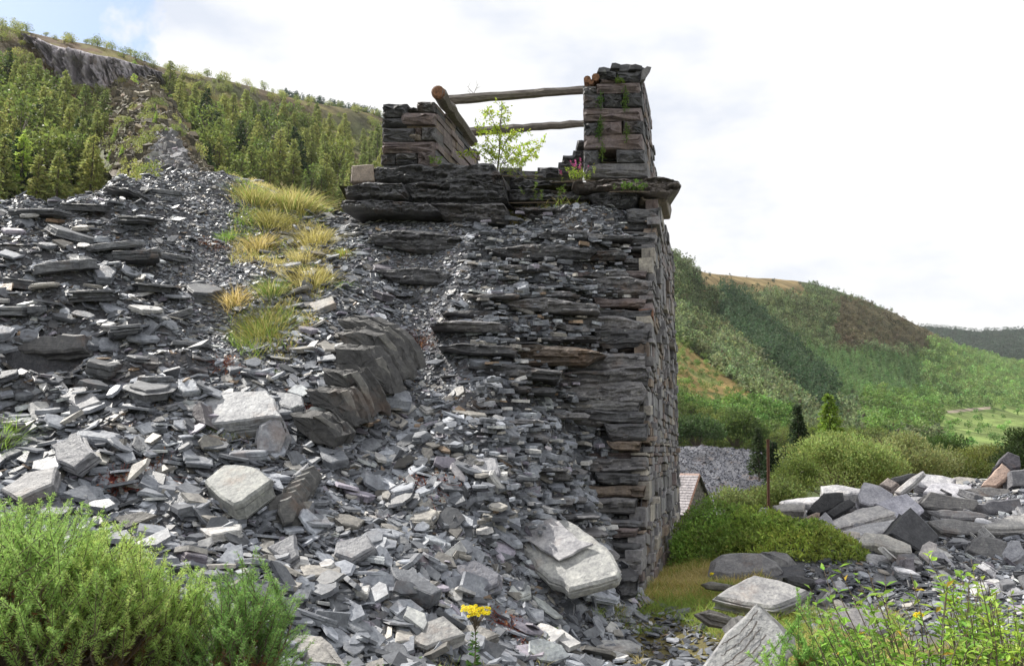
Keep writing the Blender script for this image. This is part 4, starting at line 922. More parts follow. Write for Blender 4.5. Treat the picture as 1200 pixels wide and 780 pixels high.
# rubble core seen between the courses
# long ledges that run back into the scree
ledges = [([(590, 352), (640, 348), (700, 356), (704, 366), (640, 366), (598, 362)], .30, GRB), ([(560, 405), (600, 403), (690, 408), (712, 416), (690, 428), (610, 428), (572, 420)], .32, BRN * .55), ([(548, 430), (590, 426), (660, 434), (655, 446), (580, 442)], .22, DKB),
    ([(600, 446), (660, 436), (758, 428), (762, 442), (700, 450), (640, 454)], .35, GRB * .9), ([(640, 455), (700, 448), (752, 446), (760, 458), (752, 472), (700, 476), (650, 470)], .35, GRB * 1.3), ([(655, 372), (720, 368), (760, 378), (756, 390), (690, 386)], .3, GRB * 1.1),
    ([(690, 500), (740, 496), (760, 503), (758, 512), (700, 514)], .3, DKB), ([(650, 542), (700, 536), (760, 538), (762, 550), (720, 554), (660, 552)], .34, GRB), ([(680, 326), (736, 322), (764, 330), (760, 344), (700, 346)], .3, GRB), ([(570, 290), (640, 284), (700, 292), (690, 302), (600, 304)], .28, DKB),
    ([(430, 272), (480, 268), (540, 276), (545, 290), (500, 296), (440, 286)], .22, DKB), ([(440, 316), (490, 312), (530, 322), (515, 334), (460, 330)], .2, DKB * 1.2), ([(640, 492), (690, 482), (742, 488), (700, 500)], .24, GRB), ([(680, 570), (752, 566), (756, 584), (690, 586)], .34, DKB), ([(690, 600), (750, 594), (754, 612), (700, 616)], .3, DKB * 1.2), ([(704, 640), (748, 634), (752, 656), (716, 664)], .3, DKB), ([(720, 682), (750, 676), (750, 700), (726, 704)], .26, DKB)]
for k in range(58):
    x1 = rg.uniform(590, 748); yy = rg.uniform(268, 690); 
    if x1 < np.interp(yy, [260, 420, 520, 620, 690], [560, 585, 640, 690, 720]): continue
    L_ = rg.uniform(22, 95); hh = rg.uniform(4, 12); ti = rg.normal(0, 2); x0 = x1 - L_
    ledges.append(([(x0, yy + ti + hh * .4), (x0 + L_ * .3, yy + ti * .6 - hh * .1), (x1 - 6, yy), (x1, yy + hh * .4), (x1 - 3, yy + hh), (x0 + L_ * .35, yy + hh + ti * .4)], rg.uniform(.16, .36), (DKB * 1.2 if rg.random() < .5 else GRB) * rg.uniform(.7, 1.4)))
for pts, out, col in ledges:
    cx = np.mean([q[0] for q in pts]); cy = max(q[1] for q in pts)
    D = min(hitD(cx, cy), hitD(max(q[0] for q in pts) - 16, cy) + .3) - out * (.95 if out > .19 else .6)
    acc = Acc(); ledge(acc, pts, D, .9, col, rg, .05, .05)
    acc.build('ledge_slab', M['edge'], TW)

# platform of heavy slabs under the upper walls
plat = [([(436, 195), (470, 191), (520, 190), (578, 189), (590, 206), (594, 220), (560, 222), (500, 214), (438, 210)], 14.95, 1.8, DKB * 1.2),
        ([(412, 194), (437, 192), (439, 212), (411, 213)], 15.0, 1.0, np.array([.30, .25, .21])),
        ([(402, 218), (425, 212), (470, 212), (480, 232), (440, 232), (402, 229)], 14.7, 1.4, DKB * 1.4), ([(472, 213), (540, 206), (590, 214), (596, 236), (540, 240), (484, 234)], 14.85, 1.6, DKB),
        ([(398, 232), (440, 232), (500, 236), (520, 250), (440, 248), (400, 246)], 14.6, 1.5, DKB * 1.2), ([(500, 238), (590, 236), (597, 250), (590, 262), (520, 256)], 14.7, 1.2, GRB * .7),
        ([(594, 222), (630, 218), (700, 226), (704, 240), (640, 242), (598, 238)], 15.2, 1.4, DKB * 1.2), ([(690, 226), (720, 219), (752, 226), (742, 242), (700, 243)], 14.8, 1.2, DKB),
        ([(600, 240), (660, 242), (700, 246), (690, 258), (620, 256)], 14.9, 1.2, GRB * .6), ([(748, 224), (786, 224), (784, 236), (750, 238)], 14.95, 1.2, np.array([.21, .18, .15])),
        ([(672, 213), (740, 207), (776, 206), (801, 213), (798, 222), (783, 229), (740, 224), (680, 220)], 14.75, 2.6, np.array([.13, .115, .11])),
        ([(596, 204), (640, 210), (676, 212), (676, 222), (620, 222), (598, 218)], 15.5, 1.6, DKB * 1.3)]
for pts, D, dep, col in plat:
    acc = Acc()
    if max(q[0] for q in pts) < 440 and len(pts) == 4: slab(acc, poly_px(pts, D, (0, -1, .05)), (0, -1, .05), dep, col, .05, .12, 0, .02, 5)
    else: ledge(acc, pts, D, dep, np.array(col) * 1.0, rg, .11, .07, sh=0 if max(q[0] for q in pts) > 795 else .2)
    acc.build('platform_slab', M['edge'], TW)
acc = Acc()   # floor between the upper walls
q = np.array([P(560, 222, 15.6), P(690, 222, 15.6)]); x0, x1 = -1.2, 2.6
gx_, gy_ = np.meshgrid(np.linspace(-3.2, 3.5, 40), np.linspace(15.2, 18.9, 24)); gx_ = np.minimum(gx_, 2.15 + .254 * (gy_ - 15)); zz = 6.42 + .12 * fbm(gx_ * 1.5, gy_ * 1.5, 3, 6); zz = np.where(gx_ > 2.3 + .254 * (gy_ - 15), 6.1, zz)
ii = np.arange(gx_.size).reshape(gx_.shape); acc.add(np.stack([gx_, gy_, zz], -1).reshape(-1, 3), np.stack([ii[:-1, :-1], ii[:-1, 1:], ii[1:, 1:], ii[1:, :-1]], -1).reshape(-1, 4), [.10, .10, .06])
acc.build('upper_floor', M['ground'], TW)

# right pillar
def z2(a, b, c, d): k = 3.9; return 660 + a / k, 60 + b / k, 660 + c / k, 60 + d / k
acc = Acc(); Dp = 15.3; SH = .254
B1 = [(92, 510, 388, 578, GRB), (92, 452, 160, 530, DKB * 1.2), (242, 448, 372, 508, DKB * 1.5), (92, 378, 362, 450, PUR * .95), (92, 326, 165, 392, DKB * 1.1), (168, 320, 268, 384, PUR), (272, 316, 366, 378, DKB),
      (90, 258, 356, 318, PUR * 1.15), (90, 196, 182, 264, DKB * 1.1), (184, 190, 268, 258, DKB * .95), (272, 180, 360, 250, DKB), (88, 158, 152, 200, GRB * .9), (152, 146, 350, 194, PUR), (246, 96, 354, 142, DKB * 1.1), (160, 92, 242, 128, DKB * .8), (168, 130, 240, 148, PUR)]
DEP = 2.7
for a0, b0, c0_, d0, col in B1:
    l, t, r, b = z2(a0 + 1.5, b0 + 1.5, c0_ - 1.5, d0 - 1.5); px_block(acc, l, t, r, b, Dp + rg.uniform(-.02, .03), .5, col * rg.uniform(.9, 1.1), rg, sh=SH, rel=.022, ch=.02, skew=rg.normal(0, .01))
# body behind the face, with its right side laid in narrow courses
zt = P(700, 84, Dp)[2]; zb = 6.35; xr = P(753, 150, Dp)[0]; xl = P(683, 150, Dp)[0]
z = zb
while z < zt - .1:
    h = rg.uniform(.09, .24); s = Dp + .5
    topcut = Dp + DEP - max(0, (z - (zt - 1.1))) * 1.3
    while s < topcut:
        l = rg.uniform(.15, .55); t = rg.random(); col = (DKB * 1.5 if t < .5 else PUR if t < .8 else BRN) * rg.uniform(.7, 1.4)
        e = min(s + l, topcut + .1); xo = xr + SH * (s - Dp) + rg.uniform(-.02, .05)
        block(acc, xl + SH * (s - Dp) + rg.uniform(0, .03), xo, z + .004, z + h - .008, s + .012, e - .004, col, rg, sh=SH, rel=.004, ch=.006); s = e
    z += h
# ragged slates on top
for (a0, b0, c0_, d0) in [(155, 75, 215, 95), (215, 55, 262, 78), (252, 62, 330, 90), (300, 62, 362, 84), (330, 72, 372, 100), (160, 92, 240, 112), (240, 84, 300, 98)]:
    l, t, r, b = z2(a0, b0, c0_, d0); slab(acc, poly_px([(l, b), (l + 2, t), ((l + r) / 2, t - 1), (r, t + 1), (r - 1, b)], Dp + rg.uniform(-.05, .1), (0, -1, .1)), (0, -1, .1), rg.uniform(.4, .9), DKB * rg.uniform(.9, 1.6), .15, .1, 1, .01)
l = [z2(a_, b_, 0, 0)[:2] for a_, b_ in [(358, 130), (362, 85), (384, 68), (404, 72), (396, 96), (374, 128)]]
slab(acc, poly_px(l, Dp - .02, (.2, -1, .1)), (.2, -1, .1), .35, GRB, .08, .1, 1, .012)
acc.build('right_pillar', M['block'], TW)
acc = Acc()
for (a0, b0, r_) in [(110, 128, .07), (148, 118, .075), (128, 140, .05)]:
    c = P(660 + a0 / 3.9, 60 + b0 / 3.9, Dp - .02); tube(acc, [c, c + [.06, .5, .0], c + [.12, .9, 0]], [r_, r_ * .95, r_ * .8], [.2, .1, .06], 9)
acc.build('rotten_timber_stub', M['endgrain'], TW)

# left wall
acc = Acc(); Dl = 15.3
def z5(a, b, c, d): k = 5.2; return 430 + a / k, 80 + b / k, 430 + c / k, 80 + d / k
B2 = [(92, 214, 244, 294, DKB * 1.25), (300, 200, 412, 262, GRB), (245, 236, 302, 262, DKB * 1.2), (88, 300, 240, 358, DKB * 1.1), (205, 268, 414, 340, PUR * 1.1), (88, 362, 285, 448, DKB * 1.3), (290, 362, 330, 400, PUR), (256, 404, 328, 438, np.array([.27, .24, .21])), (332, 356, 416, 434, GRB * .9),
      (88, 444, 408, 516, PUR * .95), (80, 522, 168, 582, DKB), (172, 518, 300, 552, GRB * 1.3), (176, 556, 302, 586, DKB * 1.3), (306, 504, 404, 588, PUR * .85)]
for a0, b0, c0_, d0, col in B2:
    l, t, r, b = z5(a0 + 2, b0 + 2, c0_ - 2, d0 - 2); px_block(acc, l, t, r, b, Dl + rg.uniform(-.02, .04), .5, col * rg.uniform(.9, 1.1), rg, sh=SH, rel=.03, ch=.025)
zt = P(500, 119, Dl)[2]; zb = 6.35; xr = P(510.5, 150, Dl)[0]; xl = P(447, 150, Dl)[0]
z = zb
while z < zt - .06:
    h = min(rg.uniform(.10, .22), zt - z + .01); s = Dl + .1
    while s < Dl + 2.75:
        l = rg.uniform(.25, .8); e = min(s + l, Dl + 2.8); t = rg.random(); col = (PUR * 1.25 if t < .55 else DKB * 1.6 if t < .8 else BRN * 1.2) * rg.uniform(.75, 1.3)
        if not (Dl + 1.75 < s < Dl + 2.1): block(acc, (xr - .40 if z + h > zt - .22 else xl) + SH * (s - Dl), xr + SH * (s - Dl) + rg.uniform(-.03, .03), z + .004, z + h - .012, s + .012, e - .006, col, rg, sh=SH, rel=.004, ch=.008)
        s = e
    z += h
acc.build('left_wall', M['block'], TW)
# low broken wall at the back between the two
acc = Acc()
for (a0, b0, c0_, d0) in [(585, 196, 612, 212), (606, 200, 640, 212), (630, 196, 660, 208), (655, 190, 684, 204), (660, 182, 684, 192), (672, 176, 688, 186), (677, 164, 690, 171)]:
    px_block(acc, a0, b0, c0_, d0, 17.6 + rg.uniform(-.2, .2), .6, DKB * rg.uniform(1, 2), rg, rel=.03, ch=.02)
acc.build('back_wall', M['block'], TW)
# timbers
def log(p0, p1, r0, r1, name, col=(.2, .2, .2), sides=7, seed=0):
    r = np.random.default_rng(seed); t = np.linspace(0, 1, 14)[:, None]; pts = p0 * (1 - t) + p1 * t; pts[1:-1] += r.normal(0, .008, (12, 3))
    rad = r0 + (r1 - r0) * t[:, 0] + r.normal(0, r0 * .04, 14); a_ = Acc(); tube(a_, pts, rad, col, sides); a_.v[0][:, 2] = np.where(True, a_.v[0][:, 2] + .012 * fbm(a_.v[0][:, 0] * 6, a_.v[0][:, 1] * 6 + a_.v[0][:, 2] * 9, 3, seed), 0); return a_.build(name, M['timber'], TW, smooth=False)
D1 = 16.3
b1 = log(P(524, 117.5, D1), P(690, 105, D1), .105, .082, 'timber_beam', seed=1)
b2 = log(P(546, 155, 18.0), P(690, 144.5, 18.0), .098, .08, 'timber_beam', seed=2)
wl = P(513, 108, Dl - .12); wl2 = wl + np.array([SH * 2.4 - .07, 2.4, -.07])
wp = log(wl, wl2, .135, .115, 'wall_plate_log', seed=3)
acc = Acc(); c = wl; tube(acc, [c + [0, -.03, 0], c + [0, -.012, 0], c + [.01, .05, 0]], [.09, .125, .13], [.2, .1, .06], 14); e_ = acc.build('rotten_end', M['endgrain'], TW); e_.parent = wp; e_.location = np.array(e_.location) - np.array(wp.location)
hk = P(632, 103, D1); acc = Acc(); tube(acc, [hk, hk + [.0, 0, .1], hk + [-.05, 0, .16], hk + [-.08, 0, .24]], [.022, .022, .024, .02], [.1, .05, .03], 7); acc.build('iron_hook', M['iron'], b1)
bpy.context.view_layer.update()

# ------------------------------------------------------------------ loose flakes resting on the tower's ledges
acc = Acc(); rg = np.random.default_rng(77); k = 1500
px = rg.uniform(560, 768, k); py = rg.uniform(262, 640, k) ; pos = np.array([hit(a_, b_) for a_, b_ in zip(px, py)])
ok = ~in_tower(pos[:, 0] + .12, pos[:, 1]); pos = pos[ok]; k = len(pos); s = rg.uniform(.08, .34, k) * rg.uniform(.6, 1, k)
pos[:, 1] -= rg.uniform(0, .25, k); pos[:, 2] += rg.uniform(.0, .16, k)
chips(acc, pos, s, nrm(rg.normal(0, .10, (k, 3)) + [0, -.12, 1]), s * rg.uniform(.08, .22, k), slate_cols(k, rg) * 1.1, rg)
tag(acc.build('ledge_flakes', M['slate']), 'thin slate flakes heaped on the ledges of the broken tower front', 'slate scree', kind='stuff')

# ------------------------------------------------------------------ larger loose slates, each an object
rg = np.random.default_rng(123)
LM = [((280, 478), 'the long pale slab'), ((280, 568), 'the squarish boulder'), ((665, 655), 'the cracked slab'), ((558, 676), 'the dark blue slate'), ((430, 440), 'the rock outcrop'), ((52, 402), 'the dark lintel'),
      ((318, 510), 'the upright block'), ((568, 546), 'the square slate'), ((545, 705), 'the ragwort'), ((312, 380), 'the grass strip'), ((640, 360), 'the broken tower front'), ((75, 525), 'the leaning slab'), ((280, 700), 'the right gorse bush'), ((660, 240), 'the platform'), ((170, 235), 'the left brow')]
DIRS = ['right of', 'below and right of', 'below', 'below and left of', 'left of', 'above and left of', 'above', 'above and right of']
ORD = ['nearest', 'second nearest', 'third nearest', 'fourth nearest', 'fifth nearest', 'sixth nearest', 'seventh nearest', 'eighth nearest', 'ninth nearest', 'tenth nearest', 'eleventh nearest', 'twelfth nearest', 'thirteenth nearest', 'fourteenth nearest', 'fifteenth nearest', 'sixteenth nearest', 'seventeenth nearest', 'eighteenth nearest', 'nineteenth nearest', 'twentieth nearest']
cand = []; tries = 0
placed = [(b[0], b[1], 26) for b in BIG]
while len(cand) < 215 and tries < 9000:
    tries += 1
    px = rg.uniform(-5, 770); py = rg.uniform(215, 778)
    if rg.random() > .25 + .75 * (py - 215) / 560 or zones(np.array(px), np.array(py)) > .35: continue
    if px < 220 and py > 600 or (px < 104 and 400 < py < 442): continue
    if 395 < px and py < 262 or px > 745 and py < 700: continue
    p = hit(px, py)
    if not isscree(p[0], p[1]) or in_tower(p[0] + .3, p[1]): continue
    s = rg.uniform(.26, .50) * (1.0 if rg.random() < .8 else 1.35); ps = s * F / p[1]
    if any(math.hypot(px - a_, (py - b_) * 1.5) < (ps * .42 + c_ * .5) for a_, b_, c_ in placed): continue
    placed.append((px, py, ps)); cand.append((px, py, p, s))
recs = []
for px, py, p, s in cand:
    n = scree_normals(np.array([p[0]]), np.array([p[1]]), rg, .5, .16)[0]; m = rg.integers(4, 7); an = (np.arange(m) + rg.uniform(-.3, .3, m)) * 2 * np.pi / m; asp = rg.uniform(.5, .9)
    u = nrm(np.cross(n, [0, 1, .2])); w_ = np.cross(n, u); yw = rg.uniform(0, 6.3)
    rr = s * .5 * rg.uniform(.8, 1.15, m); ax = rr * np.cos(an); ay = rr * np.sin(an) * asp
    poly = p + np.outer(ax * np.cos(yw) - ay * np.sin(yw), u) + np.outer(ax * np.sin(yw) + ay * np.cos(yw), w_); th = s * rg.uniform(.08, .26); poly = poly + n * (th * .75 + s * .06)
    col = slate_cols(1, rg, GREY * 1.15)[0]
    recs.append(dict(px=px, py=py, p=p, s=s, n=n, poly=poly, th=th, col=col))
used = {}
for r_ in recs:
    best = min(range(len(LM)), key=lambda i: math.hypot(r_['px'] - LM[i][0][0], r_['py'] - LM[i][0][1])); dx = r_['px'] - LM[best][0][0]; dy = r_['py'] - LM[best][0][1]
    r_['lm'] = best; r_['dist'] = math.hypot(dx, dy); r_['dir'] = int(round(math.atan2(dy, dx) / (math.pi / 4))) % 8
    used.setdefault((best, r_['dir']), []).append(r_)
for key, lst in used.items():
    lst.sort(key=lambda r_: r_['dist'])
    for i, r_ in enumerate(lst):
        v = r_['col'].mean(); b = r_['col']; tone = 'brownish' if b[0] > b[2] * 1.12 else 'pale' if v > .24 else 'dark' if v < .13 else 'grey'
        r_['label'] = f"{tone} {'thick' if r_['th'] / r_['s'] > .19 else 'flat'} slate, {ORD[i]} loose slate {DIRS[key[1]]} {LM[key[0]][1]}"
        a_ = Acc(); slab(a_, r_['poly'], r_['n'], r_['th'], r_['col'], .07, .09, 2, min(.012, r_['th'] * .2), int(rg.integers(1e9)), .008, .005)
        org = r_['p'].copy(); o = a_.build('loose_slate', M['slab' if r_['th'] > .05 else 'slate'], origin=org); tag(o, r_['label'], 'slate', 'larger loose slates on the tip slope')

# ------------------------------------------------------------------ house, post
hb = P(803, 612, 66.0); HZ = hb[2]
hr = empty('stone_outbuilding', hb, 'small stone outbuilding with a grey slate roof and plain gable, behind the tower foot', 'building')
A0 = P(803, 598, 64.0); A1 = P(832, 594, 68.5); AP = P(821.5, 557, 66.2)
def hp(base, z): q = base.copy(); q[2] = z; return q
zE = A0[2]; zR = AP[2]; zG = zE - 2.6
g0 = hp(A0, zE); g1 = hp(A1, zE); ap = (g0 + g1) / 2; ap[2] = zR; ln = nrm(np.cross(g1 - g0, [0, 0, 1])); ln = -ln if ln[0] > 0 else ln; LEN = 9.0
acc = Acc()
b0, b1_ = hp(g0, zG), hp(g1, zG); bk = [q + ln * LEN for q in (b0, b1_, g1, ap, g0)]
V = np.array([b0, b1_, g1, ap, g0] + bk); acc.add(V, [np.array([[0, 1, 2, 3, 4]]), np.array([[5, 9, 8, 7, 6]]), np.array([[0, 4, 9, 5], [1, 6, 7, 2]])], [.17, .155, .14])
rg = np.random.default_rng(8)
for k in range(420):   # gable stones
    u = rg.random(); zz = rg.uniform(zG, zR - .2); hw = 1 if zz < zE else (zR - zz) / (zR - zE); u = .5 + (u - .5) * hw * .94
    c = b0 * (1 - u) + b1_ * u; c[2] = zz; t = nrm(b1_ - b0); w_ = rg.uniform(.12, .4); h = rg.uniform(.06, .16); c = c - ln * .03
    slab(acc, np.array([c, c + t * w_, c + t * w_ + [0, 0, h], c + [0, 0, h]]), -ln, .05, np.array([.19, .175, .16]) * rg.uniform(.6, 1.5), .05, .5, 0, .01, k, 0, .003)
acc.build('wall', M['stonewall'], hr)
acc = Acc()
for sgn, e_ in ((0, g0), (1, g1)):
    dn = nrm(e_ - ap); nr = nrm(np.cross(dn, ln)); nr = nr if nr[2] > 0 else -nr; Ls = np.linalg.norm(e_ - ap) + .25; row = .26; m = int(Ls / row)
    for i in range(m + 1):
        c0 = ap + dn * (Ls * i / m - .02) + nr * .09 - ln * .18
        x = 0
        while x < LEN + .3:
            w_ = rg.uniform(.22, .34); q = np.array([c0 + ln * x, c0 + ln * (x + w_ - .012), c0 + ln * (x + w_ - .012) + dn * (row + .05), c0 + ln * x + dn * (row + .05)]) ; q[2:] += nr * .035
            V = np.concatenate([q, q - nr * .02]); acc.add(V, [np.array([[0, 1, 2, 3], [7, 6, 5, 4], [3, 2, 6, 7], [1, 0, 4, 5], [0, 3, 7, 4], [2, 1, 5, 6]])], np.array([.27, .25, .265]) * rg.uniform(.75, 1.2)); x += w_
rf = acc.build('roof', M['roof'], hr)
acc = Acc(); n_ = 22
for i in range(n_):
    c = ap + nr * 0 + ln * (LEN * i / n_ - .2) + [0, 0, .10]; d = ln * (LEN / n_ - .02); s_ = nrm(g1 - g0) * .14
    V = np.array([c - s_ - [0, 0, .1], c + [0, 0, .07], c + s_ - [0, 0, .1], c - s_ - [0, 0, .1] + d, c + [0, 0, .07] + d, c + s_ - [0, 0, .1] + d]); acc.add(V, [np.array([[0, 1, 4, 3], [1, 2, 5, 4]]), np.array([[0, 2, 1], [3, 4, 5]])], [.30, .20, .17])
o = acc.build('ridge_tiles', M['roof'], hr); o.parent = rf; o.location = np.array(o.location) - np.array(rf.location)
acc = Acc()
for e_ in (g0, g1):
    dn = e_ - ap; tube(acc, [ap - ln * .2 + [0, 0, .04], ap + dn * 1.07 - ln * .2 + [0, 0, .04]], [.09, .09], [.30, .17, .12] if e_ is g0 else [.06, .055, .05], 4)
acc.build('verge', M['roof'], hr)

pp = P(900, 588, 19.0); pp[2] = float(height(pp[0], pp[1])) - .1; pt_ = P(900, 516, 19.0)
pe = empty('rusty_post', pp, 'tall thin rusty iron post behind the rocks before the willow bushes', 'post')
acc = Acc(); tube(acc, [pp, pp * .5 + pt_ * .5, pt_], [.034, .034, .034], [.3, .12, .07], 8); acc.build('pole', M['iron'], pe)
acc = Acc(); tube(acc, [pt_ - [0, 0, .02], pt_ + [0, 0, .03]], [.04, .04], [.3, .12, .07], 8); acc.build('cap', M['iron'], pe)
bpy.data.materials['rusted_iron'].node_tree.nodes
# ------------------------------------------------------------------ plants
def cone_dirs(k, rg, spread): return nrm(rg.normal(size=(k, 3)) * [spread, spread, spread * .4] + [0, 0, 1])
def far_broad(rg, leaves_n=80, col=(.06, .09, .025), w=.42, trunk=True, lobes=9, leaf=.15, brk=(.1, .08, .06)):
    """template of height 1: trunk, limbs, crown of leaf clumps; returns (trunk Acc, crown Acc)"""
    T = Acc(); tube(T, [[0, 0, -.06], [.01, 0, .25], [.0, .01, .6]], [.035, .026, .012], brk, 5)
    cs = []
    for i in range(lobes):
        a = rg.uniform(0, 6.28); h = rg.uniform(.34, .92); r = w * math.sin(min(1, (h - .12) / .88) ** .8 * math.pi) ** .6 * rg.uniform(.35, .8); c = np.array([r * math.cos(a), r * math.sin(a), h]); cs.append(c)
        tube(T, [[0, 0, h * .45], c * .6 + [0, 0, h * .2], c], [.014, .009, .004], brk, 3)
    A = Acc(); k = leaves_n; ci = rg.integers(0, lobes, k); o = nrm(rg.normal(size=(k, 3))) * (rg.random((k, 1)) ** .45) * w * .42 * [1, 1, .75]
    p = np.array(cs)[ci] + o; p[:, 2] = np.clip(p[:, 2], .1, 1.05); tone = rg.uniform(.75, 1.3, lobes)[ci][:, None]
    leaves(A, p, nrm(o + rg.normal(size=(k, 3)) * .05), leaf * rg.uniform(.6, 1.3, k), leaf * .8 * rg.uniform(.6, 1.2, k), np.clip(vcol(col, k, rg, .2) * tone, .005, .8), rg)
    return T, A
def far_conifer(rg, n=60, per=5, col=(.05, .08, .025), w=.17, droop=.2, leaf=.05, brk=(.09, .07, .05)):
    T = Acc(); tube(T, [[0, 0, -.06], [0, 0, .5], [0, 0, .98]], [.022, .014, .003], brk, 5)
    A = Acc(); h = rg.uniform(.08, 1, n) ** .9; a = rg.uniform(0, 6.28, n); L = w * (1.04 - h) ** .8 * rg.uniform(.65, 1.15, n) + .012
    t = (np.arange(per) + .8) / per
    d = np.stack([np.cos(a), np.sin(a), np.zeros(n)], 1)
    p = (d[:, None] * (L[:, None] * t)[..., None] + np.stack([0 * h, 0 * h, h], 1)[:, None]); p[..., 2] -= (L[:, None] * t ** 1.5) * droop
    p = p.reshape(-1, 3) + rg.normal(0, .008, (n * per, 3)); dd = np.repeat(d, per, 0) + rg.normal(0, .45, (n * per, 3)) - [0, 0, .25]
    sz = leaf * (1.15 - np.repeat(h, per)) + .014
    leaves(A, p, dd, sz * 2.0 * rg.uniform(.6, 1.3, n * per), sz * rg.uniform(.7, 1.2, n * per), vcol(col, n * per, rg, .25), rg)
    return T, A
def replicate(T, pos, sc, rg, tint=None):
    """merge many turned and scaled copies of a template Acc into arrays"""
    v = np.concatenate(T.v); c = np.concatenate(T.c); k = len(pos); a = rg.uniform(0, 6.28, k); ca, sa = np.cos(a)[:, None], np.sin(a)[:, None]
    w = sc * rg.uniform(.85, 1.2, k)
    X = (v[None, :, 0] * ca - v[None, :, 1] * sa) * w[:, None] + pos[:, :1]; Y = (v[None, :, 0] * sa + v[None, :, 1] * ca) * w[:, None] + pos[:, 1:2]; Z = v[None, :, 2] * sc[:, None] + pos[:, 2:3]
    V = np.stack([X, Y, Z], -1).reshape(-1, 3); cc = c[None] * (1 + rg.normal(0, .16, (k, 1, 1))) * (1 + rg.normal(0, .05, (k, 1, 3)))
    if tint is not None: cc = cc * tint[:, None]
    off = (np.arange(k) * len(v))[:, None, None]
    groups = {}
    for f in T.f: groups.setdefault(f.shape[1], []).append(f)
    return V, [(np.concatenate(g)[None] + off).reshape(-1, m) for m, g in groups.items()], np.clip(cc.reshape(-1, 3), .004, .8)

rg = np.random.default_rng(44)
LAR = (.27, .31, .10); SPR = (.045, .08, .03); BRD = (.15, .20, .05); DKW = (.045, .062, .024)
def proto(kind, T, A, mat, name='tree'):
    tm = T.mesh('trunk'); tm.materials.append(M['bark']); cm = A.mesh('crown'); cm.materials.append(mat)
    return (tm, cm)
PR = {'larch': [proto('l', *far_conifer(rg, 150, 6, LAR, .20, .15, .032), M['needle']) for _ in range(4)],
      'bright_larch': [proto('l', *far_conifer(rg, 130, 6, (.36, .50, .11), .22, .12, .034), M['needle']) for _ in range(2)],
      'spruce': [proto('s', *far_conifer(rg, 170, 6, SPR, .21, .35, .034), M['needle']) for _ in range(3)],
      'broadleaf_tree': [proto('b', *far_broad(rg, 700, BRD, .42, leaf=.055, lobes=14), M['leaf']) for _ in range(4)],
      'shrub': [proto('b', *far_broad(rg, 520, (.30, .34, .10), .62, leaf=.075, lobes=10), M['leaf']) for _ in range(3)]}
def plant(kind, p, h, label, group=None, cat=None, name=None):
    tm, cm = PR[kind][int(rg.integers(len(PR[kind])))]
    e = empty(name or {'bright_larch': 'larch_tree', 'larch': 'larch_tree', 'spruce': 'spruce_tree'}.get(kind, kind), p, label, cat or ('shrub' if kind == 'shrub' else 'tree'), group)
    e.location.z -= (.2 * h if kind == 'shrub' else 0); e.scale = (h * rg.uniform(.85, 1.15), h * rg.uniform(.85, 1.15), h); e.rotation_euler = (0, 0, rg.uniform(0, 6.28))
    for nm, me in (('trunk', tm), ('crown', cm)):
        o = bpy.data.objects.new(nm, me); C.objects.link(o); o.parent = e
    return e
def on(L, px, py, e=0):
    """point of a hill surface seen at a picture position"""
    g = L.grid.reshape(-1, 3); a, b, c = proj(g); d = (a - px) ** 2 + (b - py) ** 2; k = np.argsort(d)[:8]; k = k[np.argmin(g[k][:, 1])]; return g[k].copy()

# left hillside trees
pool = HL.grid.reshape(-1, 3); a_, b_, c_ = proj(pool); front = (c_ > 1)
def pick(L, n, rect, cond, mind, seed):
    r = np.random.default_rng(seed); v = r.uniform(.9, L.R - 3.0, n * 60); u = r.uniform(0, L.K - 1.001, n * 60); p = L.ev(v, u); px, py, zc = proj(p)
    m = (px > rect[0]) & (px < rect[2]) & (py > rect[1]) & (py < rect[3]) & cond(px, py); p, px, py = p[m], px[m], py[m]; out = []
    for i in range(len(p)):
        if len(out) >= n: break
        if all((px[i] - px[j]) ** 2 + ((py[i] - py[j]) * 1.6) ** 2 > mind ** 2 for j in out): out.append(i)
    return p[out]
for p in pick(HL, 92, (-40, 100, 122, 262), lambda x, y: (y > 108 + np.where(x > 30, (x - 30) * .55, 0)), 6.5, 1):
    plant(('larch' if rg.random() < .72 else 'spruce' if rg.random() < .4 else 'broadleaf_tree'), p - [0, 0, .4], rg.uniform(8.5, 14), 'feathery green tree in the dense wood left of the long waste ridge', 'trees left of the waste ridge')
for p in pick(HL, 120, (205, 120, 452, 262), lambda x, y: y > 138 + (x - 205) * .14, 7, 2):
    plant(('larch' if rg.random() < .72 else 'spruce' if rg.random() < .4 else 'broadleaf_tree'), p - [0, 0, .4], rg.uniform(8.5, 15), 'feathery green tree in the wood between the waste ridge and the tower', 'trees right of the waste ridge')
for p in pick(HL, 210, (0, 30, 445, 175), lambda x, y: (x < 40) | (x > 195) | (y < np.interp(x, [26, 60, 90, 112, 135, 200], [40, 52, 58, 64, 68, 90]) - 3), 5, 3):
    plant('shrub', p - [0, 0, .3], rg.uniform(2, 5), 'low bush scattered on the upper slope under the left skyline', 'bushes high on the left hillside')
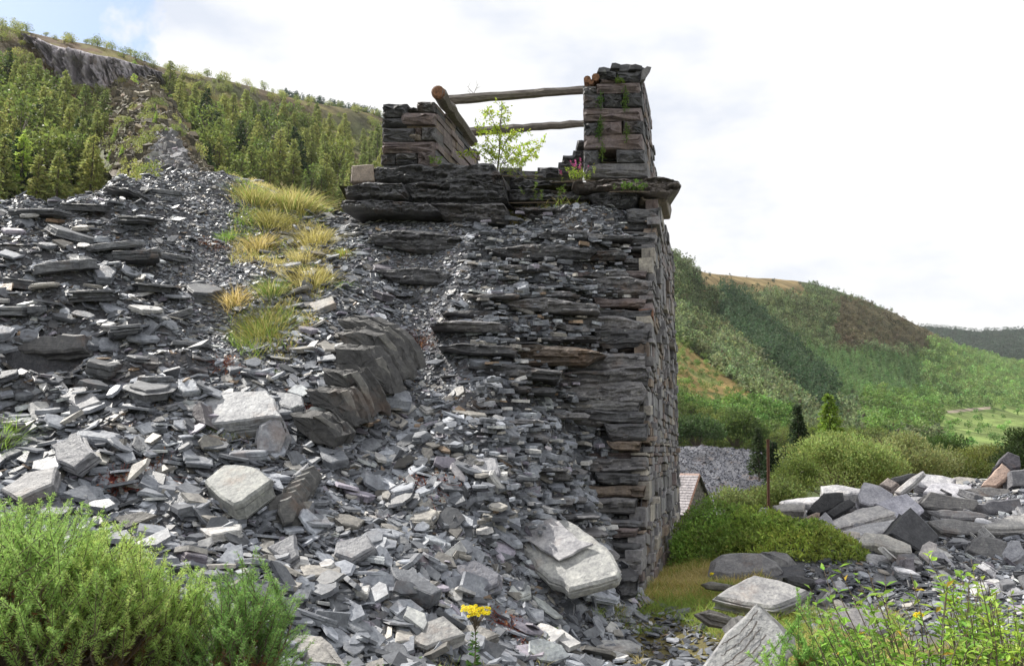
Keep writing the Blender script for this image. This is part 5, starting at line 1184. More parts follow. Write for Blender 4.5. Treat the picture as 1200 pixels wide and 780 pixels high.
for k, (x, y, h, kd, lb) in enumerate([(25, 238, 13, 'bright_larch', 'bright green larch at the left edge, lowest tree beside the tip'), (157, 132, 13, 'bright_larch', 'slim pale larch standing alone on the brown rubble below the cliff'), (158, 100, 10, 'bright_larch', 'small round topped larch at the foot of the cliff'),
        (200, 116, 15, 'larch', 'tall larch at the right shoulder of the rubble below the cliff'), (212, 122, 13, 'larch', 'larch beside the taller one at the right shoulder of the rubble'), (197, 142, 10, 'bright_larch', 'bright young larch on the right rim of the waste ridge'),
        (228, 160, 11, 'bright_larch', 'bright green larch right of the grey gravel neck'), (263, 186, 12, 'bright_larch', 'light green larch on the slope midway between gravel neck and tower'), (252, 176, 9, 'spruce', 'small dark spruce beside the light green larch'), (240, 150, 15, 'spruce', 'tallest dark green spruce in the wood right of the ridge'),
        (300, 214, 10, 'larch', 'small larch above the grassy top of the scree'), (357, 226, 8, 'bright_larch', 'small larch just behind the big straw grass clump'), (340, 220, 8, 'larch', 'small larch left of the one behind the straw grass'), (384, 240, 15, 'larch', 'pale larch nearest the left end of the tower platform')]):
    plant(kd, on(HL, x, y) - [0, 0, .3], h * .9, lb)
for k, (x, y, h, lb) in enumerate([(234, 186, 3.2, 'round dark green bush on the right edge of the grey gravel'), (128, 172, 3, 'yellowish bush low on the left flank of the ridge'), (140, 100, 3.5, 'bush below the middle of the cliff'), (148, 150, 3, 'bush halfway up the left flank of the ridge'), (175, 172, 2.6, 'bush in the gravel at the left of the narrow neck'), (185, 126, 3, 'bush on the right of the brown rubble'), (120, 140, 3.5, 'bush at the left rim of the brown rubble')]):
    plant('shrub', P(x, y, surf_at(HT, x, y)) - [0, 0, .3], h, lb)
for p in pick(HT, 46, (85, 95, 300, 222), lambda x, y: (y < 160) | (np.abs(x - (190 + (y - 160) * .75)) > 24 + (y - 160) * .4), 7, 8):
    plant('shrub' if rg.random() < .8 else 'bright_larch', p - [0, 0, .3], rg.uniform(.9, 2.6) * p[1] / 150 + .6, 'green bush on the brown flanks of the waste ridge', 'bushes on the flanks of the waste ridge')
for k in range(16):
    x = rg.uniform(35, 205); y = float(np.interp(x, [26, 60, 90, 112, 135, 200], [46, 88, 106, 110, 105, 102])) + rg.uniform(2, 9); plant('shrub', P(x, y, surf_at(HL, x, y) - 8) - [0, 0, .5], rg.uniform(2, 4.5), 'bush along the foot of the cliff', 'bushes at the foot of the cliff')
# skyline bushes and the conifer line
for k, x in enumerate(list(np.linspace(30, 215, 22)) + list(np.linspace(225, 330, 9))):
    p = P(x, float(np.interp(x, cols if False else [0, 60, 130, 200, 280, 360], [31, 46, 62, 86, 102, 124])) + 3, float(np.interp(x, [0, 60, 130, 200, 280, 360], [262, 272, 280, 300, 328, 370])))
    p[2] -= 1.0; plant('shrub', p - [0, 0, .6], rg.uniform(1.8, 4.2), 'small bush on the skyline above the cliff', 'bushes on the left skyline')
A = Acc(); k = 260; u = rg.uniform(330, 452, k); D = np.interp(u, [330, 360, 440, 520], [352, 372, 412, 440]) + rg.uniform(0, 30, k)
pos = np.array([P(x, np.interp(x, [330, 360, 440, 520], [117, 124, 138, 185]) + 2, d) for x, d in zip(u, D)])
V, Fs, cc = replicate(far_conifer(rg, 40, 3, (.02, .045, .03), .2, .3, .08)[1], pos, rg.uniform(4, 7, k), rg); A.add(V, Fs, cc)
tag(A.build('skyline_conifers', M['needle']), 'line of dark blue green conifers along the skyline left of the tower', 'woodland', kind='stuff')

# right hillside: the wood as one mass, nearer trees one by one
r = np.random.default_rng(9); n = 60000
v = r.uniform(1.0, 5.02, n); u = r.uniform(1.6, 11.2, n); p = HR.ev(v, u); px, py, zc = proj(p); jj = 14 * fbm(p[:, 0] * .02, p[:, 1] * .02, 3, 40); z = zoneR(px + jj, py + jj * .5)
dens = np.array([.9, 1.0, 1.0, .45, .01, .07, .3, .02, .8, 1.0])[z]
ok = (px > 770) & (px < 1260) & (py < 560) & (r.random(n) < dens)
order = np.where(ok)[0]; keep = []; cell = {}
cs = np.array([6.2, 5.5, 4.5, 6.5, 6, 7, 9, 6, 6.5, 10.])
for i in order:
    s_ = cs[z[i]]; key = (int(px[i] / s_), int(py[i] / (s_ * .55)), z[i])
    if key in cell: continue
    cell[key] = 1; keep.append(i)
keep = np.array(keep); kp, kz = p[keep], z[keep]; kd = kp[:, 1]
pxs = F * 5 / kd; order = np.argsort(kd)
near = order[:190]; rest = order[190:]
NAMES = {0: 'dark green tree in the mixed wood on the right hillside', 1: 'dark conifer in the slanting band on the right hillside', 2: 'pale young conifer on the lower right hillside', 3: 'thin bush on the brown felled slope of the right hillside', 4: 'bush on the orange moor at the right hill crest', 5: 'bush dotted over the orange bracken slope beside the tower', 6: 'leafy green tree at the foot of the bracken slope', 7: 'bush in the bright green fields on the right', 8: 'pale green tree on the far right slope', 9: 'tree of the rounded bright green copse above the willow bushes'}
KIND = {0: 'broadleaf_tree', 1: 'spruce', 2: 'bright_larch', 3: 'shrub', 4: 'shrub', 5: 'shrub', 6: 'broadleaf_tree', 7: 'shrub', 8: 'broadleaf_tree', 9: 'broadleaf_tree'}
HT_ = {0: (3.5, 6.5), 1: (7, 11), 2: (4, 6), 3: (3, 5), 4: (2, 3), 5: (1.2, 3), 6: (3, 5.5), 7: (2, 4), 8: (4, 7), 9: (5, 8)}
for i in near:
    zz = kz[i]; plant(KIND[zz], kp[i] - [0, 0, .4], rg.uniform(*HT_[zz]), NAMES[zz], NAMES[zz].replace('tree', 'trees').replace('bush ', 'bushes '))
A = Acc()
COL = {0: (0.223, 0.270, 0.135), 1: (0.095, 0.149, 0.081), 2: (0.216, 0.324, 0.135), 3: (0.20, 0.175, 0.11), 4: (0.108, 0.121, 0.081), 5: (0.203, 0.270, 0.081), 6: (0.189, 0.311, 0.081), 7: (0.203, 0.324, 0.095), 8: (0.243, 0.351, 0.121), 9: (0.19, 0.28, 0.08)}
for zz in range(10):
    idx = rest[kz[rest] == zz]
    if not len(idx): continue
    for t in range(3):
        ii = idx[t::3]
        if not len(ii): continue
        fine = kd[ii].mean() < 330 or zz in (5, 6)
        T = far_conifer(rg, 34, 3, COL[zz], .2, .25, .085)[1] if zz in (1, 2) or (zz == 0 and t == 2) else far_broad(rg, 210 if fine else 100, COL[zz], .45, leaf=.11 if fine else .16)[1]
        hh = rg.uniform(*HT_[zz], len(ii)) * (1 + .25 * (kd[ii] > 500)) * np.where(v[keep][ii] > 4.75, .5, 1); tint = 1 + .35 * fbm(kp[ii, 0] * .015, kp[ii, 1] * .012, 3, 55)[:, None] * np.array([1, .9, .8])
        V, Fs, cc = replicate(T, kp[ii] - [0, 0, .3], hh, rg, tint); A.add(V, Fs, cc)
print('forest', len(rest), A.n)
tag(A.build('hillside_forest', M['leaf']), 'mixed wood of countless trees covering the right hillside', 'woodland', kind='stuff')
# distant hill texture trees
A = Acc(); k = 2600; v = rg.uniform(.6, 2.1, k); u = rg.uniform(1, 5.5, k); pp_ = HF.ev(v, u)
V, Fs, cc = replicate(far_conifer(rg, 14, 2, (.025, .05, .03), .3, .25, .2)[1], pp_, rg.uniform(14, 24, k), rg); A.add(V, Fs, cc)
tag(A.build('distant_forest', M['needle']), 'blue green conifer forest on the farthest hill at the right edge', 'woodland', kind='stuff')

# ---- nearer trees and bushes behind the rock pile
def big_bush(name, c, w, h, d, n, leaf, col, label, cat, lobes=26, seed=0, upright=.5, mat='leaf'):
    r = np.random.default_rng(seed); e = empty(name, c, label, cat); T = Acc(); A = Acc(); cs = []
    for i in range(lobes):
        a = r.uniform(0, 6.28); q = r.random() ** .5; hh = (1 - q * q) ** .5
        cs.append(np.array([math.cos(a) * q * w * .42, math.sin(a) * q * d * .42, h * (.22 + .62 * hh * r.uniform(.35, 1))]))
        b = cs[-1]; s0 = np.array([b[0] * .12, b[1] * .12, -.1]); tube(T, [c + s0, c + b * [.45, .45, .55], c + b], [.05 * h / 4, .03 * h / 4, .008], [.13, .10, .07], 5)
    cs = np.array(cs); ci = r.integers(0, lobes, n); rad = r.uniform(.16, .27, lobes)[ci][:, None] * [w, d, h * .85] ; o = nrm(r.normal(size=(n, 3))) * (r.random((n, 1)) ** .4) * rad
    p = c + cs[ci] + o; p[:, 2] = np.maximum(p[:, 2], c[2] + .05)
    tone = r.uniform(.75, 1.3, lobes)[ci][:, None]; dd = nrm(o) * .6 + r.normal(size=(n, 3)) * .5 + [0, 0, upright]
    leaves(A, p, dd, leaf * r.uniform(.6, 1.4, n), leaf * .42 * r.uniform(.7, 1.3, n), np.clip(vcol(col, n, r, .2) * tone, .01, .8), r)
    T.build('stem', M['bark'], e); A.build('foliage', M[mat], e); return e
def gz(px, py, D): p = P(px, py, D); return p
WIL = (.34, .40, .13)
big_bush('willow_bush', P(985, 592, 34), 4.8, 3.2, 4, 16000, .13, WIL, 'large rounded pale willow bush behind the rusty post', 'bush', seed=1)
big_bush('willow_bush', P(1060, 590, 36), 5.4, 3.3, 4, 18000, .13, (.27, .30, .12), 'wide greyish willow bush right of the larger pale one', 'bush', seed=2)
big_bush('bush', P(935, 585, 32), 1.8, 1.7, 2, 4000, .10, (.15, .20, .05), 'small light bush just right of the rusty post', 'bush', seed=3)
big_bush('bush', P(1120, 575, 42), 3.6, 1.7, 3, 7000, .13, (.17, .19, .045), 'low yellow green bush between the willow bushes and the reddish block', 'bush', seed=4)
big_bush('bush', P(1105, 560, 60), 4.6, 3.4, 4, 8000, .2, (.10, .16, .04), 'mid green bush behind the low yellow green one', 'bush', seed=5)
big_bush('bush', P(1160, 562, 52), 5.0, 2.2, 3, 7000, .18, (.13, .16, .045), 'green bush on the skyline of the pile near the reddish block', 'bush', seed=6)
big_bush('bush', P(1205, 560, 48), 3.0, 2.9, 3, 7000, .16, (.05, .08, .025), 'dark green bush at the right edge behind the top of the pile', 'bush', seed=7)
big_bush('bush', P(818, 524, 135), 9, 6, 7, 6000, .5, (.06, .11, .04), 'dark green tree clump above the grey heap beside the tower', 'tree', seed=8)
big_bush('bush', P(862, 522, 150), 12, 6.5, 8, 7000, .55, (.10, .16, .045), 'light green tree clump behind the middle of the grey heap', 'tree', seed=9)
big_bush('bush', P(880, 606, 26), 1.8, 1.0, 1.4, 3500, .09, (.19, .23, .08), 'pale leafy scrub on the bank behind the green mound', 'bush', seed=10)
big_bush('bush', P(915, 604, 25), 1.6, 1.15, 1.4, 3500, .09, (.15, .20, .06), 'leafy scrub at the foot of the rusty post', 'bush', seed=11)
big_bush('bush', P(858, 609, 25), 1.4, 1.0, 1.2, 2500, .09, (.18, .23, .08), 'wispy pale scrub right of the outbuilding', 'bush', seed=12)
def near_conifer(p, h, col, w, label, name, seed, n=260, per=11):
    r = np.random.default_rng(seed); T, A = far_conifer(r, n, per, col, w, .18, .020)
    T.v = [q * h + p for q in T.v]; A.v = [q * h + p for q in A.v]; e = empty(name, p, label, 'tree'); T.build('trunk', M['bark'], e); A.build('crown', M['needle'], e)
near_conifer(P(976, 560, 70), 6.8, (.20, .30, .045), .26, 'bright yellow green larch rising above the willow bushes', 'larch_tree', 1)
near_conifer(P(938, 560, 74), 6.2, (.05, .08, .035), .20, 'thin dark spruce left of the bright yellow green larch', 'spruce_tree', 2)
near_conifer(P(908, 592, 38), 2.8, (.03, .055, .025), .30, 'small dark spruce right behind the rusty post', 'spruce_tree', 3)
near_conifer(P(890, 560, 90), 5.2, (.06, .09, .035), .24, 'small spruce on the heap left of the rusty post', 'spruce_tree', 4)

# ---- grass
STR = np.array([.62, .53, .24]); GRN = np.array([.24, .34, .07]); OCH = np.array([.42, .36, .11])
def tuft(c, w, h, n, cols, label, seed, group=None, name='grass_tuft', bw=.006, lean=(0, 0), flat=1.0):
    r = np.random.default_rng(seed); A = Acc(); q = r.normal(size=(n, 2)) * w * .26; x = c[0] + q[:, 0]; y = c[1] + q[:, 1] * flat; z = height(x, y) - .02
    cl = np.array(cols)[r.integers(0, len(cols), n)]; cl = np.clip(cl * (1 + r.normal(0, .18, (n, 1))), .02, .8)
    d = nrm(np.stack([q[:, 0] / w * 1.5 + r.normal(0, .25, n) + lean[0], q[:, 1] / w * 1.5 + r.normal(0, .25, n) + lean[1], np.ones(n)], 1))
    blades(A, np.stack([x, y, z], 1), d, h * r.uniform(.45, 1.15, n), bw, cl, r, .7)
    o = A.build(name, M['grass'], origin=c); tag(o, label, 'grass', group); return o
TF = [(312, 388, .62, .36, 1500, [OCH, GRN * .9, STR * .8], 'largest bushy ochre grass clump in the middle of the grassy strip'), (275, 355, .30, .30, 420, [OCH, STR], 'grass clump at the left side of the strip above the largest clump'),
      (318, 345, .36, .34, 520, [STR, GRN], 'yellow grass clump above the largest bushy clump'), (365, 330, .55, .34, 900, [STR, OCH], 'wide straw clump right of the strip centre'), (345, 245, .70, .60, 1500, [STR, STR * 1.1, STR, OCH, GRN], 'tall straw coloured tussock at the top of the grassy strip'),
      (300, 236, .55, .42, 900, [GRN * 1.2, STR, STR, OCH], 'yellow green clump at the top left of the strip'), (318, 262, .5, .4, 700, [STR, OCH], 'straw grass clump below the two top tussocks'), (370, 285, .5, .38, 700, [STR, OCH], 'straw clump on the right of the upper strip'), (306, 290, .40, .36, 500, [STR, OCH * .9], 'straw clump on the left of the upper strip'),
      (355, 305, .42, .3, 500, [STR], 'short straw grass in the middle of the strip'), (268, 280, .22, .2, 260, [GRN * 1.5], 'bright green tuft alone in gravel left of the strip'), (402, 300, .2, .2, 260, [OCH, GRN], 'small round tuft at the right of the strip'), (405, 338, .2, .16, 220, [GRN * 1.3], 'small green tuft right of the wide straw clump'),
      (365, 378, .2, .16, 200, [OCH, GRN], 'small tuft near the right of the largest clump'), (320, 440, .16, .12, 140, [GRN], 'tiny green tuft above the long pale slab'), (428, 452, .14, .18, 160, [GRN * 1.4], 'bright green tuft growing between the tilted rock beds'), (330, 418, .24, .14, 200, [OCH * .7, STR * .8], 'dry brownish tuft just under the largest clump'),
      (262, 505, .30, .12, 900, [GRN * 1.6, STR], 'yellow green moss and grass under the left of the long pale slab'), (292, 502, .30, .12, 800, [OCH, np.array([.35, .2, .06])], 'ochre moss under the right of the long pale slab'), (250, 520, .2, .1, 300, [GRN * 1.6], 'small mossy tuft at the lower left of the moss patch'),
      (725, 722, .22, .18, 300, [OCH, GRN], 'dry tuft at the foot of the tower corner'), (700, 718, .16, .12, 220, [GRN * 1.3], 'fine green tuft under the cracked slab'), (652, 735, .12, .1, 130, [GRN * 1.8], 'tiny bright green plant between slates at the bottom'), (612, 250, .4, .2, 300, [GRN * 1.2, OCH], 'grass under the platform at the tower top'),
      (0, 520, .3, .3, 500, [GRN * 1.5], 'green tuft at the left edge above the gorse')]
for k, (x, y, w_, h_, n_, cl_, lb) in enumerate(TF):
    p = hit(x, y); tuft(p, w_ * .95, h_ * (.95 if h_ > .17 else .85), int(n_ * 1.1), cl_, lb, 300 + k, bw=.0055 * max(1, p[1] / 9), flat=1.3)
# turf on the right, and dry grass in front
def turf(name, n, region, h, cols, label, seed, bw=.006):
    r = np.random.default_rng(seed); A = Acc(); px = r.uniform(region[0], region[2], n); py = r.uniform(region[1], region[3], n)
    g = np.array([hit(a, b) for a, b in zip(px[:1], py[:1])])
    # sample in world space, keep what lies in the picture region
    x = r.uniform(region[4], region[6], n); y = r.uniform(region[5], region[7], n); z = height(x, y); qx, qy, _ = proj(np.stack([x, y, z], -1)); m = region[8](qx, qy, x, y)
    x, y, z = x[m], y[m], z[m]; k = len(x); cl = np.array(cols)[np.clip(((fbm(x * 1.1, y * 1.1, 3, seed) + .5 + r.normal(0, .25, k)) * len(cols)).astype(int), 0, len(cols) - 1)] * (1 + r.normal(0, .15, (k, 1)))
    hh = h * r.uniform(.4, 1.2, k) * (1 + .5 * fbm(x * 2, y * 2, 2, 3)); blades(A, np.stack([x, y, z - .01], 1), nrm(r.normal(0, .35, (k, 3)) + [0, 0, 1]), hh, bw * np.maximum(1, y / 9), np.clip(cl, .02, .8), r, .8)
    tag(A.build(name, M['grass']), label, 'grass', kind='stuff')
turf('turf', 190000, (760, 640, 900, 780, 0.5, 6.0, 6.5, 20, lambda a, b, x, y: (wall_dist(x, y) > .0) & (a > 745) & (a < 950 + (b < 690) * -60 + 30 * fbm(x, y, 2, 9)) & (b < 800) & (b > 630) & ((b < 702 + (a - 740) * .5) | (fbm(x * 1.3, y * 1.3, 3, 12) < .05) | (a > 850))), .16, [GRN, GRN * 1.1, OCH, OCH * 1.1, STR * .9], 'yellowish grass at the foot of the tower side wall', 5)
turf('dry_grass', 60000, (380, 740, 760, 780, -3, 3.5, 6, 8, lambda a, b, x, y: (b > 752 - 10 * fbm(x * 2, y * 2, 2, 6)) & (a > 340) & (fbm(x * 1.4, y * 1.4, 3, 8) > -.02) & ((a < 640) | (a > 930))), .20, [GRN * 1.2, STR, STR * 1.15, OCH], 'tall thin dry grass along the bottom of the picture', 6, .004)
turf('long_grass', 26000, (900, 690, 1060, 780, 1.8, 5, 5.2, 10, lambda a, b, x, y: (a > 900) & (a < 1040 + (b - 700) * .4) & (b > 700) & (b < 800)), .24, [GRN * 1.2, OCH, STR], 'long yellow green grass round the flat slabs at the bottom right', 7, .005)
def strip(a, b): return np.abs(a - np.interp(b, [205, 260, 330, 400, 430], [322, 330, 330, 312, 312])) < np.interp(b, [205, 260, 330, 400, 430], [52, 62, 58, 44, 20])
turf('strip_grass', 85000, (260, 205, 400, 430, -8, 9.5, -2, 19.5, lambda a, b, x, y: strip(a, b) & (b > 205) & (b < 428) & (fbm(x * 1.7, y * 1.7, 3, 31) > -.12)), .15, [GRN * 1.1, OCH * 1.2, STR * .9, STR, STR * 1.1], 'straggling straw coloured grass between the clumps of the grassy strip', 9, .0065)
turf('top_grass', 9000, (600, 190, 680, 220, -.6, 15.0, 2.2, 17.5, lambda a, b, x, y: (a > 590) & (a < 690)), .18, [GRN * 1.2, STR, OCH], 'grass growing on the tower platform between the two upper walls', 8, .008)

# ---- green bank
def bank():
    r = np.random.default_rng(17); x = r.uniform(2.2, 7, 90000); y = r.uniform(11.5, 19, 90000); z = height(x, y)
    c0, c1 = P(835, 655, 15.2), P(960, 665, 12.9)
    t = np.clip(((x - c0[0]) * (c1[0] - c0[0]) + (y - c0[1]) * (c1[1] - c0[1])) / ((c1 - c0)[:2] @ (c1 - c0)[:2]), 0, 1)
    d = np.hypot(x - (c0[0] + t * (c1[0] - c0[0])), y - (c0[1] + t * (c1[1] - c0[1])))
    hh = (.74 - .40 * t) * np.clip(1 - (d / (1.3 - .6 * t)) ** 2, 0, 1) ** .6 * (1 + .75 * fbm(x * 1.8, y * 1.8, 3, 4))
    m = (hh > .05) & (wall_dist(x, y) > .1); x, y, z, hh, t = x[m], y[m], z[m], hh[m], t[m]; k = len(x)
    e = empty('green_bank_shrub', [c0[0] + .6, c0[1], float(height(c0[0] + .6, c0[1]))], 'rounded bank of dense bright green shrub against the tower foot', 'shrub')
    A = Acc(); f = r.random(k) ** .35; p = np.stack([x, y, z + hh * f], 1); n = 90000
    cl = vcol((.20, .34, .075), k, r, .28) * np.where(fbm(x * 1.5, y * 1.5, 2, 8) > .1, 1.25, .9)[:, None] * np.where(t > .7, 1.1, 1)[:, None]; cl[:, 0] *= 1 + .35 * np.clip(t + fbm(x * 2, y * 2, 3, 6), 0, 1)
    leaves(A, p, r.normal(size=(k, 3)) * .9 + [0, -.1, .5], r.uniform(.04, .09, k), r.uniform(.02, .045, k), np.clip(cl, .01, .8), r)
    A.build('foliage', M['leaf'], e)
    T = Acc()
    for i in range(60):
        j = r.integers(k); b = np.array([x[j], y[j], z[j] - .05]); tube(T, [b, b + [r.normal(0, .08), r.normal(0, .08), hh[j] * .85]], [.012, .005], [.12, .09, .05], 4)
    T.build('stem', M['twig'], e)
bank()

# ---- gorse
def gorse(c, w, h, d, n, label, seed, col=(.15, .24, .045), needle=.020, name='gorse_bush', dead=.12, slen=(.14, .34), lean=(0, 0), nw=.115):
    r = np.random.default_rng(seed); e = empty(name, c, label, 'shrub' if n > 40 else 'plant'); S = Acc(); A = Acc(); Dd = Acc()
    for i in range(n):
        a = r.uniform(0, 6.28); q = r.random() ** .5; top = (1 - (q * .92) ** 2) ** .5; f = 1 - .55 * r.random() ** 1.7
        b = c + [math.cos(a) * q * w * .5 * f, math.sin(a) * q * d * .5 * f, h * top * f * r.uniform(.82, 1.02)]
        L = r.uniform(*slen) * (.75 + .5 * (f > .85)); dr_ = nrm([math.cos(a) * q * .8 + r.normal(0, .38) + lean[0], math.sin(a) * q * .8 + r.normal(0, .38) + lean[1], 1.0 * (1.1 - .35 * q)]); b = b - dr_ * L * .8
        b[2] = max(b[2], c[2] + .02)
        t = np.linspace(0, 1, 6)[:, None]; bend = nrm(r.normal(size=3) * [1, 1, .2]) * L * .12; pts = b + dr_ * L * t + bend * t * t
        if i % 2 == 0: tube(S, [c + (b - c) * .15 - [0, 0, .03], c + (b - c) * [.6, .6, .55], b], [.010, .007, .004], [.13, .10, .06], 4)
        tube(S, pts[[0, 2, 5]], [.0032, .0026, .001], np.array(col) * .8, 4, cap=False)
        m = int(L * 560); tt = r.random(m) ** .85; pp_ = b + dr_ * L * tt[:, None] + bend * (tt ** 2)[:, None]
        rad = nrm(r.normal(size=(m, 3))); rad = nrm(rad - dr_ * (rad @ dr_)[:, None]); nd = rad + dr_ * r.uniform(.4, 1.0, (m, 1)); isdead = (f < .72) & (r.random() < dead * 4)
        tgt = Dd if isdead else A; base = (.22, .115, .045) if isdead else col
        tipb = (.55 + .65 * tt)[:, None] if not isdead else 1.0; fade = np.array([1.0, 1.0, 1.0])
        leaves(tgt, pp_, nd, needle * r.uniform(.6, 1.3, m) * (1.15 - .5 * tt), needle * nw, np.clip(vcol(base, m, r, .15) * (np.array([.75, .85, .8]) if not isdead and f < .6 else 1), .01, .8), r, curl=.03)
    S.build('stem', M['twig'], e); A.build('foliage', M['needle'], e)
    if Dd.n: Dd.build('dead_foliage', M['needle'], e)
    return e
def gp(px, py, D): p = P(px, py, D); p[2] = float(height(p[0], p[1])); return p
def up(px, top, D): return P(px, top, D)[2] - gp(px, 790, D)[2]
GC = (.37, .55, .16)
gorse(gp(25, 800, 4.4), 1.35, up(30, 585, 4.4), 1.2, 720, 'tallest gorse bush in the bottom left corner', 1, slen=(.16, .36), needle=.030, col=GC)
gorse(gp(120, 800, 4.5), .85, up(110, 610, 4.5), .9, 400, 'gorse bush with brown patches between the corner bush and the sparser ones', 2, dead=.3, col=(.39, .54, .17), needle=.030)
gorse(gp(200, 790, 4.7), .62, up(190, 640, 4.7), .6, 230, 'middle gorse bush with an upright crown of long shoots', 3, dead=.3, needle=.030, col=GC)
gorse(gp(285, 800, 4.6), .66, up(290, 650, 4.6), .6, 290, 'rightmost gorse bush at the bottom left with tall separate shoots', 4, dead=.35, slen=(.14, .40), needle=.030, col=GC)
for k, (x, D, tp_, w_, n_, lb) in enumerate([(942, 5.4, 706, .16, 18, 'young gorse shoot standing upright right of the cracked block'), (975, 5.3, 728, .16, 14, 'short young gorse shoot second from the cracked block'), (1015, 5.1, 738, .34, 46, 'clump of young gorse shoots left of the leafy willow shrub'), (908, 5.4, 752, .14, 10, 'smallest gorse shoot in front of the cracked block')]):
    c_ = gp(x, 800, D); gorse(c_, w_, up(x, tp_, D), w_, int(n_ * 2.6), lb, 5 + k, slen=(.3, .5), col=(.38, .60, .15), needle=.030, nw=.2)

# ---- leafy shrub bottom right
def leafy(c, w, h, n, label, seed, col, leaf=.068, name='leafy_shrub', yl=.02, stems=True, ratio=.40, per=(20, 34), bend=.25):
    r = np.random.default_rng(seed); e = empty(name, c, label, 'shrub'); S = Acc(); A = Acc(); Y = Acc()
    for i in range(n):
        a = r.uniform(0, 6.28); q = r.random() ** .6; d0 = nrm([math.cos(a) * q * bend * 2, math.sin(a) * q * bend * 2, 1]); L = h * r.uniform(.45, 1.05); b = c + [math.cos(a) * q * w * .5, math.sin(a) * q * w * .35, -.02]
        t = np.linspace(0, 1, 7)[:, None]; bd = nrm(r.normal(size=3) * [1, 1, 0]) * L * .14; pts = b + d0 * L * t + bd * t * t; tube(S, pts, np.linspace(.006, .0018, 7), [.17, .10, .06] if r.random() < .4 else [.13, .16, .06], 5)
        m = r.integers(*per); tt = .12 + .88 * np.sort(r.random(m)); p = b + d0 * L * tt[:, None] + bd * (tt ** 2)[:, None]; az = np.arange(m) * 2.4; dd = np.stack([np.cos(az), np.sin(az), r.uniform(.25, .9, m)], 1)
        yy = r.random(m) < yl; cl = vcol(col, m, r, .16)
        for tgt, mk, cc_ in ((A, ~yy, cl), (Y, yy, vcol((.55, .36, .04), m, r, .1))):
            if mk.any(): leaves(tgt, p[mk], dd[mk], leaf * r.uniform(.6, 1.25, mk.sum()), leaf * ratio * r.uniform(.8, 1.2, mk.sum()), cc_[mk], r, curl=.12, up=np.array([0, 0, 1.]))
    S.build('stem', M['twig'], e); A.build('leaves', M['leaf'], e)
    if Y.n: Y.build('yellow_leaves', M['leaf'], e)
    return e
LV = (.34, .50, .08)
leafy(gp(1120, 815, 4.6), .85, up(1120, 690, 4.6) * 1.1, 90, 'leafy light green willow shrub at the bottom right corner', 11, LV)
leafy(gp(1190, 812, 4.7), .6, up(1190, 675, 4.7) * 1.1, 56, 'taller leafy shrub cut by the right edge at the bottom', 12, LV)
leafy(gp(1050, 815, 4.6), .5, up(1050, 725, 4.6) * 1.1, 44, 'low leafy shrub left of the willow shrub at the bottom right', 13, (.32, .48, .09), leaf=.055)
leafy(gp(1195, 722, 7.2), .6, .55, 40, 'sprawling leafy shrub at the right edge among the rubble', 14, LV, leaf=.05)
leafy(gp(465, 800, 6.3), .5, .16, 34, 'low bramble leaves at the bottom left of the ragwort', 15, (.12, .20, .07), leaf=.045, ratio=.7, bend=.5)
leafy(gp(370, 790, 6.0), .4, .14, 20, 'low leaves at the bottom beside the rightmost gorse bush', 16, (.12, .20, .07), leaf=.04, ratio=.7, bend=.5)

# ---- ragwort and small flowers
def ragwort(c, h, label, seed, heads=44, spread=.10, fl=.011, leafn=46, top=.12):
    r = np.random.default_rng(seed); e = empty('ragwort', c, label, 'flower'); S = Acc(); A = Acc(); Fl = Acc()
    t = np.linspace(0, 1, 8)[:, None]; tp = c + [.02, 0, h]; pts = c + (tp - c) * t + np.sin(t * 3) * [.012, 0, 0]; tube(S, pts, np.linspace(.006, .003, 8), [.13, .19, .05], 6)
    tt = r.uniform(.05, .82, leafn); p = c + (tp - c) * tt[:, None]; az = np.arange(leafn) * 2.4; dd = np.stack([np.cos(az), np.sin(az), r.uniform(.1, .7, leafn)], 1); sz = (.075 * (1.15 - tt) + .012)
    leaves(A, p, dd, sz, sz * .28, vcol((.14, .24, .05), leafn, r, .15), r, curl=.2)
    for i in range(leafn):
        q = p[i] + nrm(dd[i]) * sz[i] * np.array([.35, .5, .65])[:, None]; leaves(A, q, nrm(dd[i]) + r.normal(0, .7, (3, 3)), sz[i] * .4, sz[i] * .12, vcol((.14, .24, .05), 3, r, .15), r)
    for i in range(heads):
        a = r.uniform(0, 6.28); q = r.random() ** .5 * spread; hd = tp + [math.cos(a) * q, math.sin(a) * q * .8, top * .3 + (spread - q) * .25 + r.normal(0, .012)]
        st_ = tp - [0, 0, top * r.uniform(.3, .9)]; tube(S, [st_, (st_ + hd) / 2 + [0, 0, -.008], hd], [.0022, .0015, .0013], [.14, .21, .06], 4)
        n_ = 12; az = np.arange(n_) * 2 * np.pi / n_; tn = nrm(np.array([math.cos(a) * .35, -.6, .75])); u = nrm(np.cross(tn, [0, 1, .1])); w_ = np.cross(tn, u)
        dd = np.cos(az)[:, None] * u + np.sin(az)[:, None] * w_ + tn * .15; leaves(Fl, np.tile(hd, (n_, 1)), dd, fl, fl * .55, vcol((.95, .78, .02), n_, r, .06, .02), r, curl=.05, up=tn)
        tube(Fl, [hd - tn * .002, hd + tn * .003], [fl * .38, fl * .3], [.62, .33, .01], 7)
    S.build('stem', M['twig'], e); A.build('leaves', M['leaf'], e); Fl.build('flower_head', M['petal'], e); return e
q = gp(553, 790, 6.3); ragwort(q, (P(546, 722, 6.3)[2] - q[2]), 'yellow ragwort in bloom in front of the scree at bottom centre', 1, 64, .105, .017, 70)
q = gp(878, 690, 10.6); ragwort(q, .16, 'small yellow ragwort beside the rounded boulder', 2, 14, .07, .016, 12, .05)
q = gp(834, 690, 11.5); ragwort(q, .14, 'tiny yellow flower in the turf near the tower wall', 3, 8, .05, .014, 10, .04)
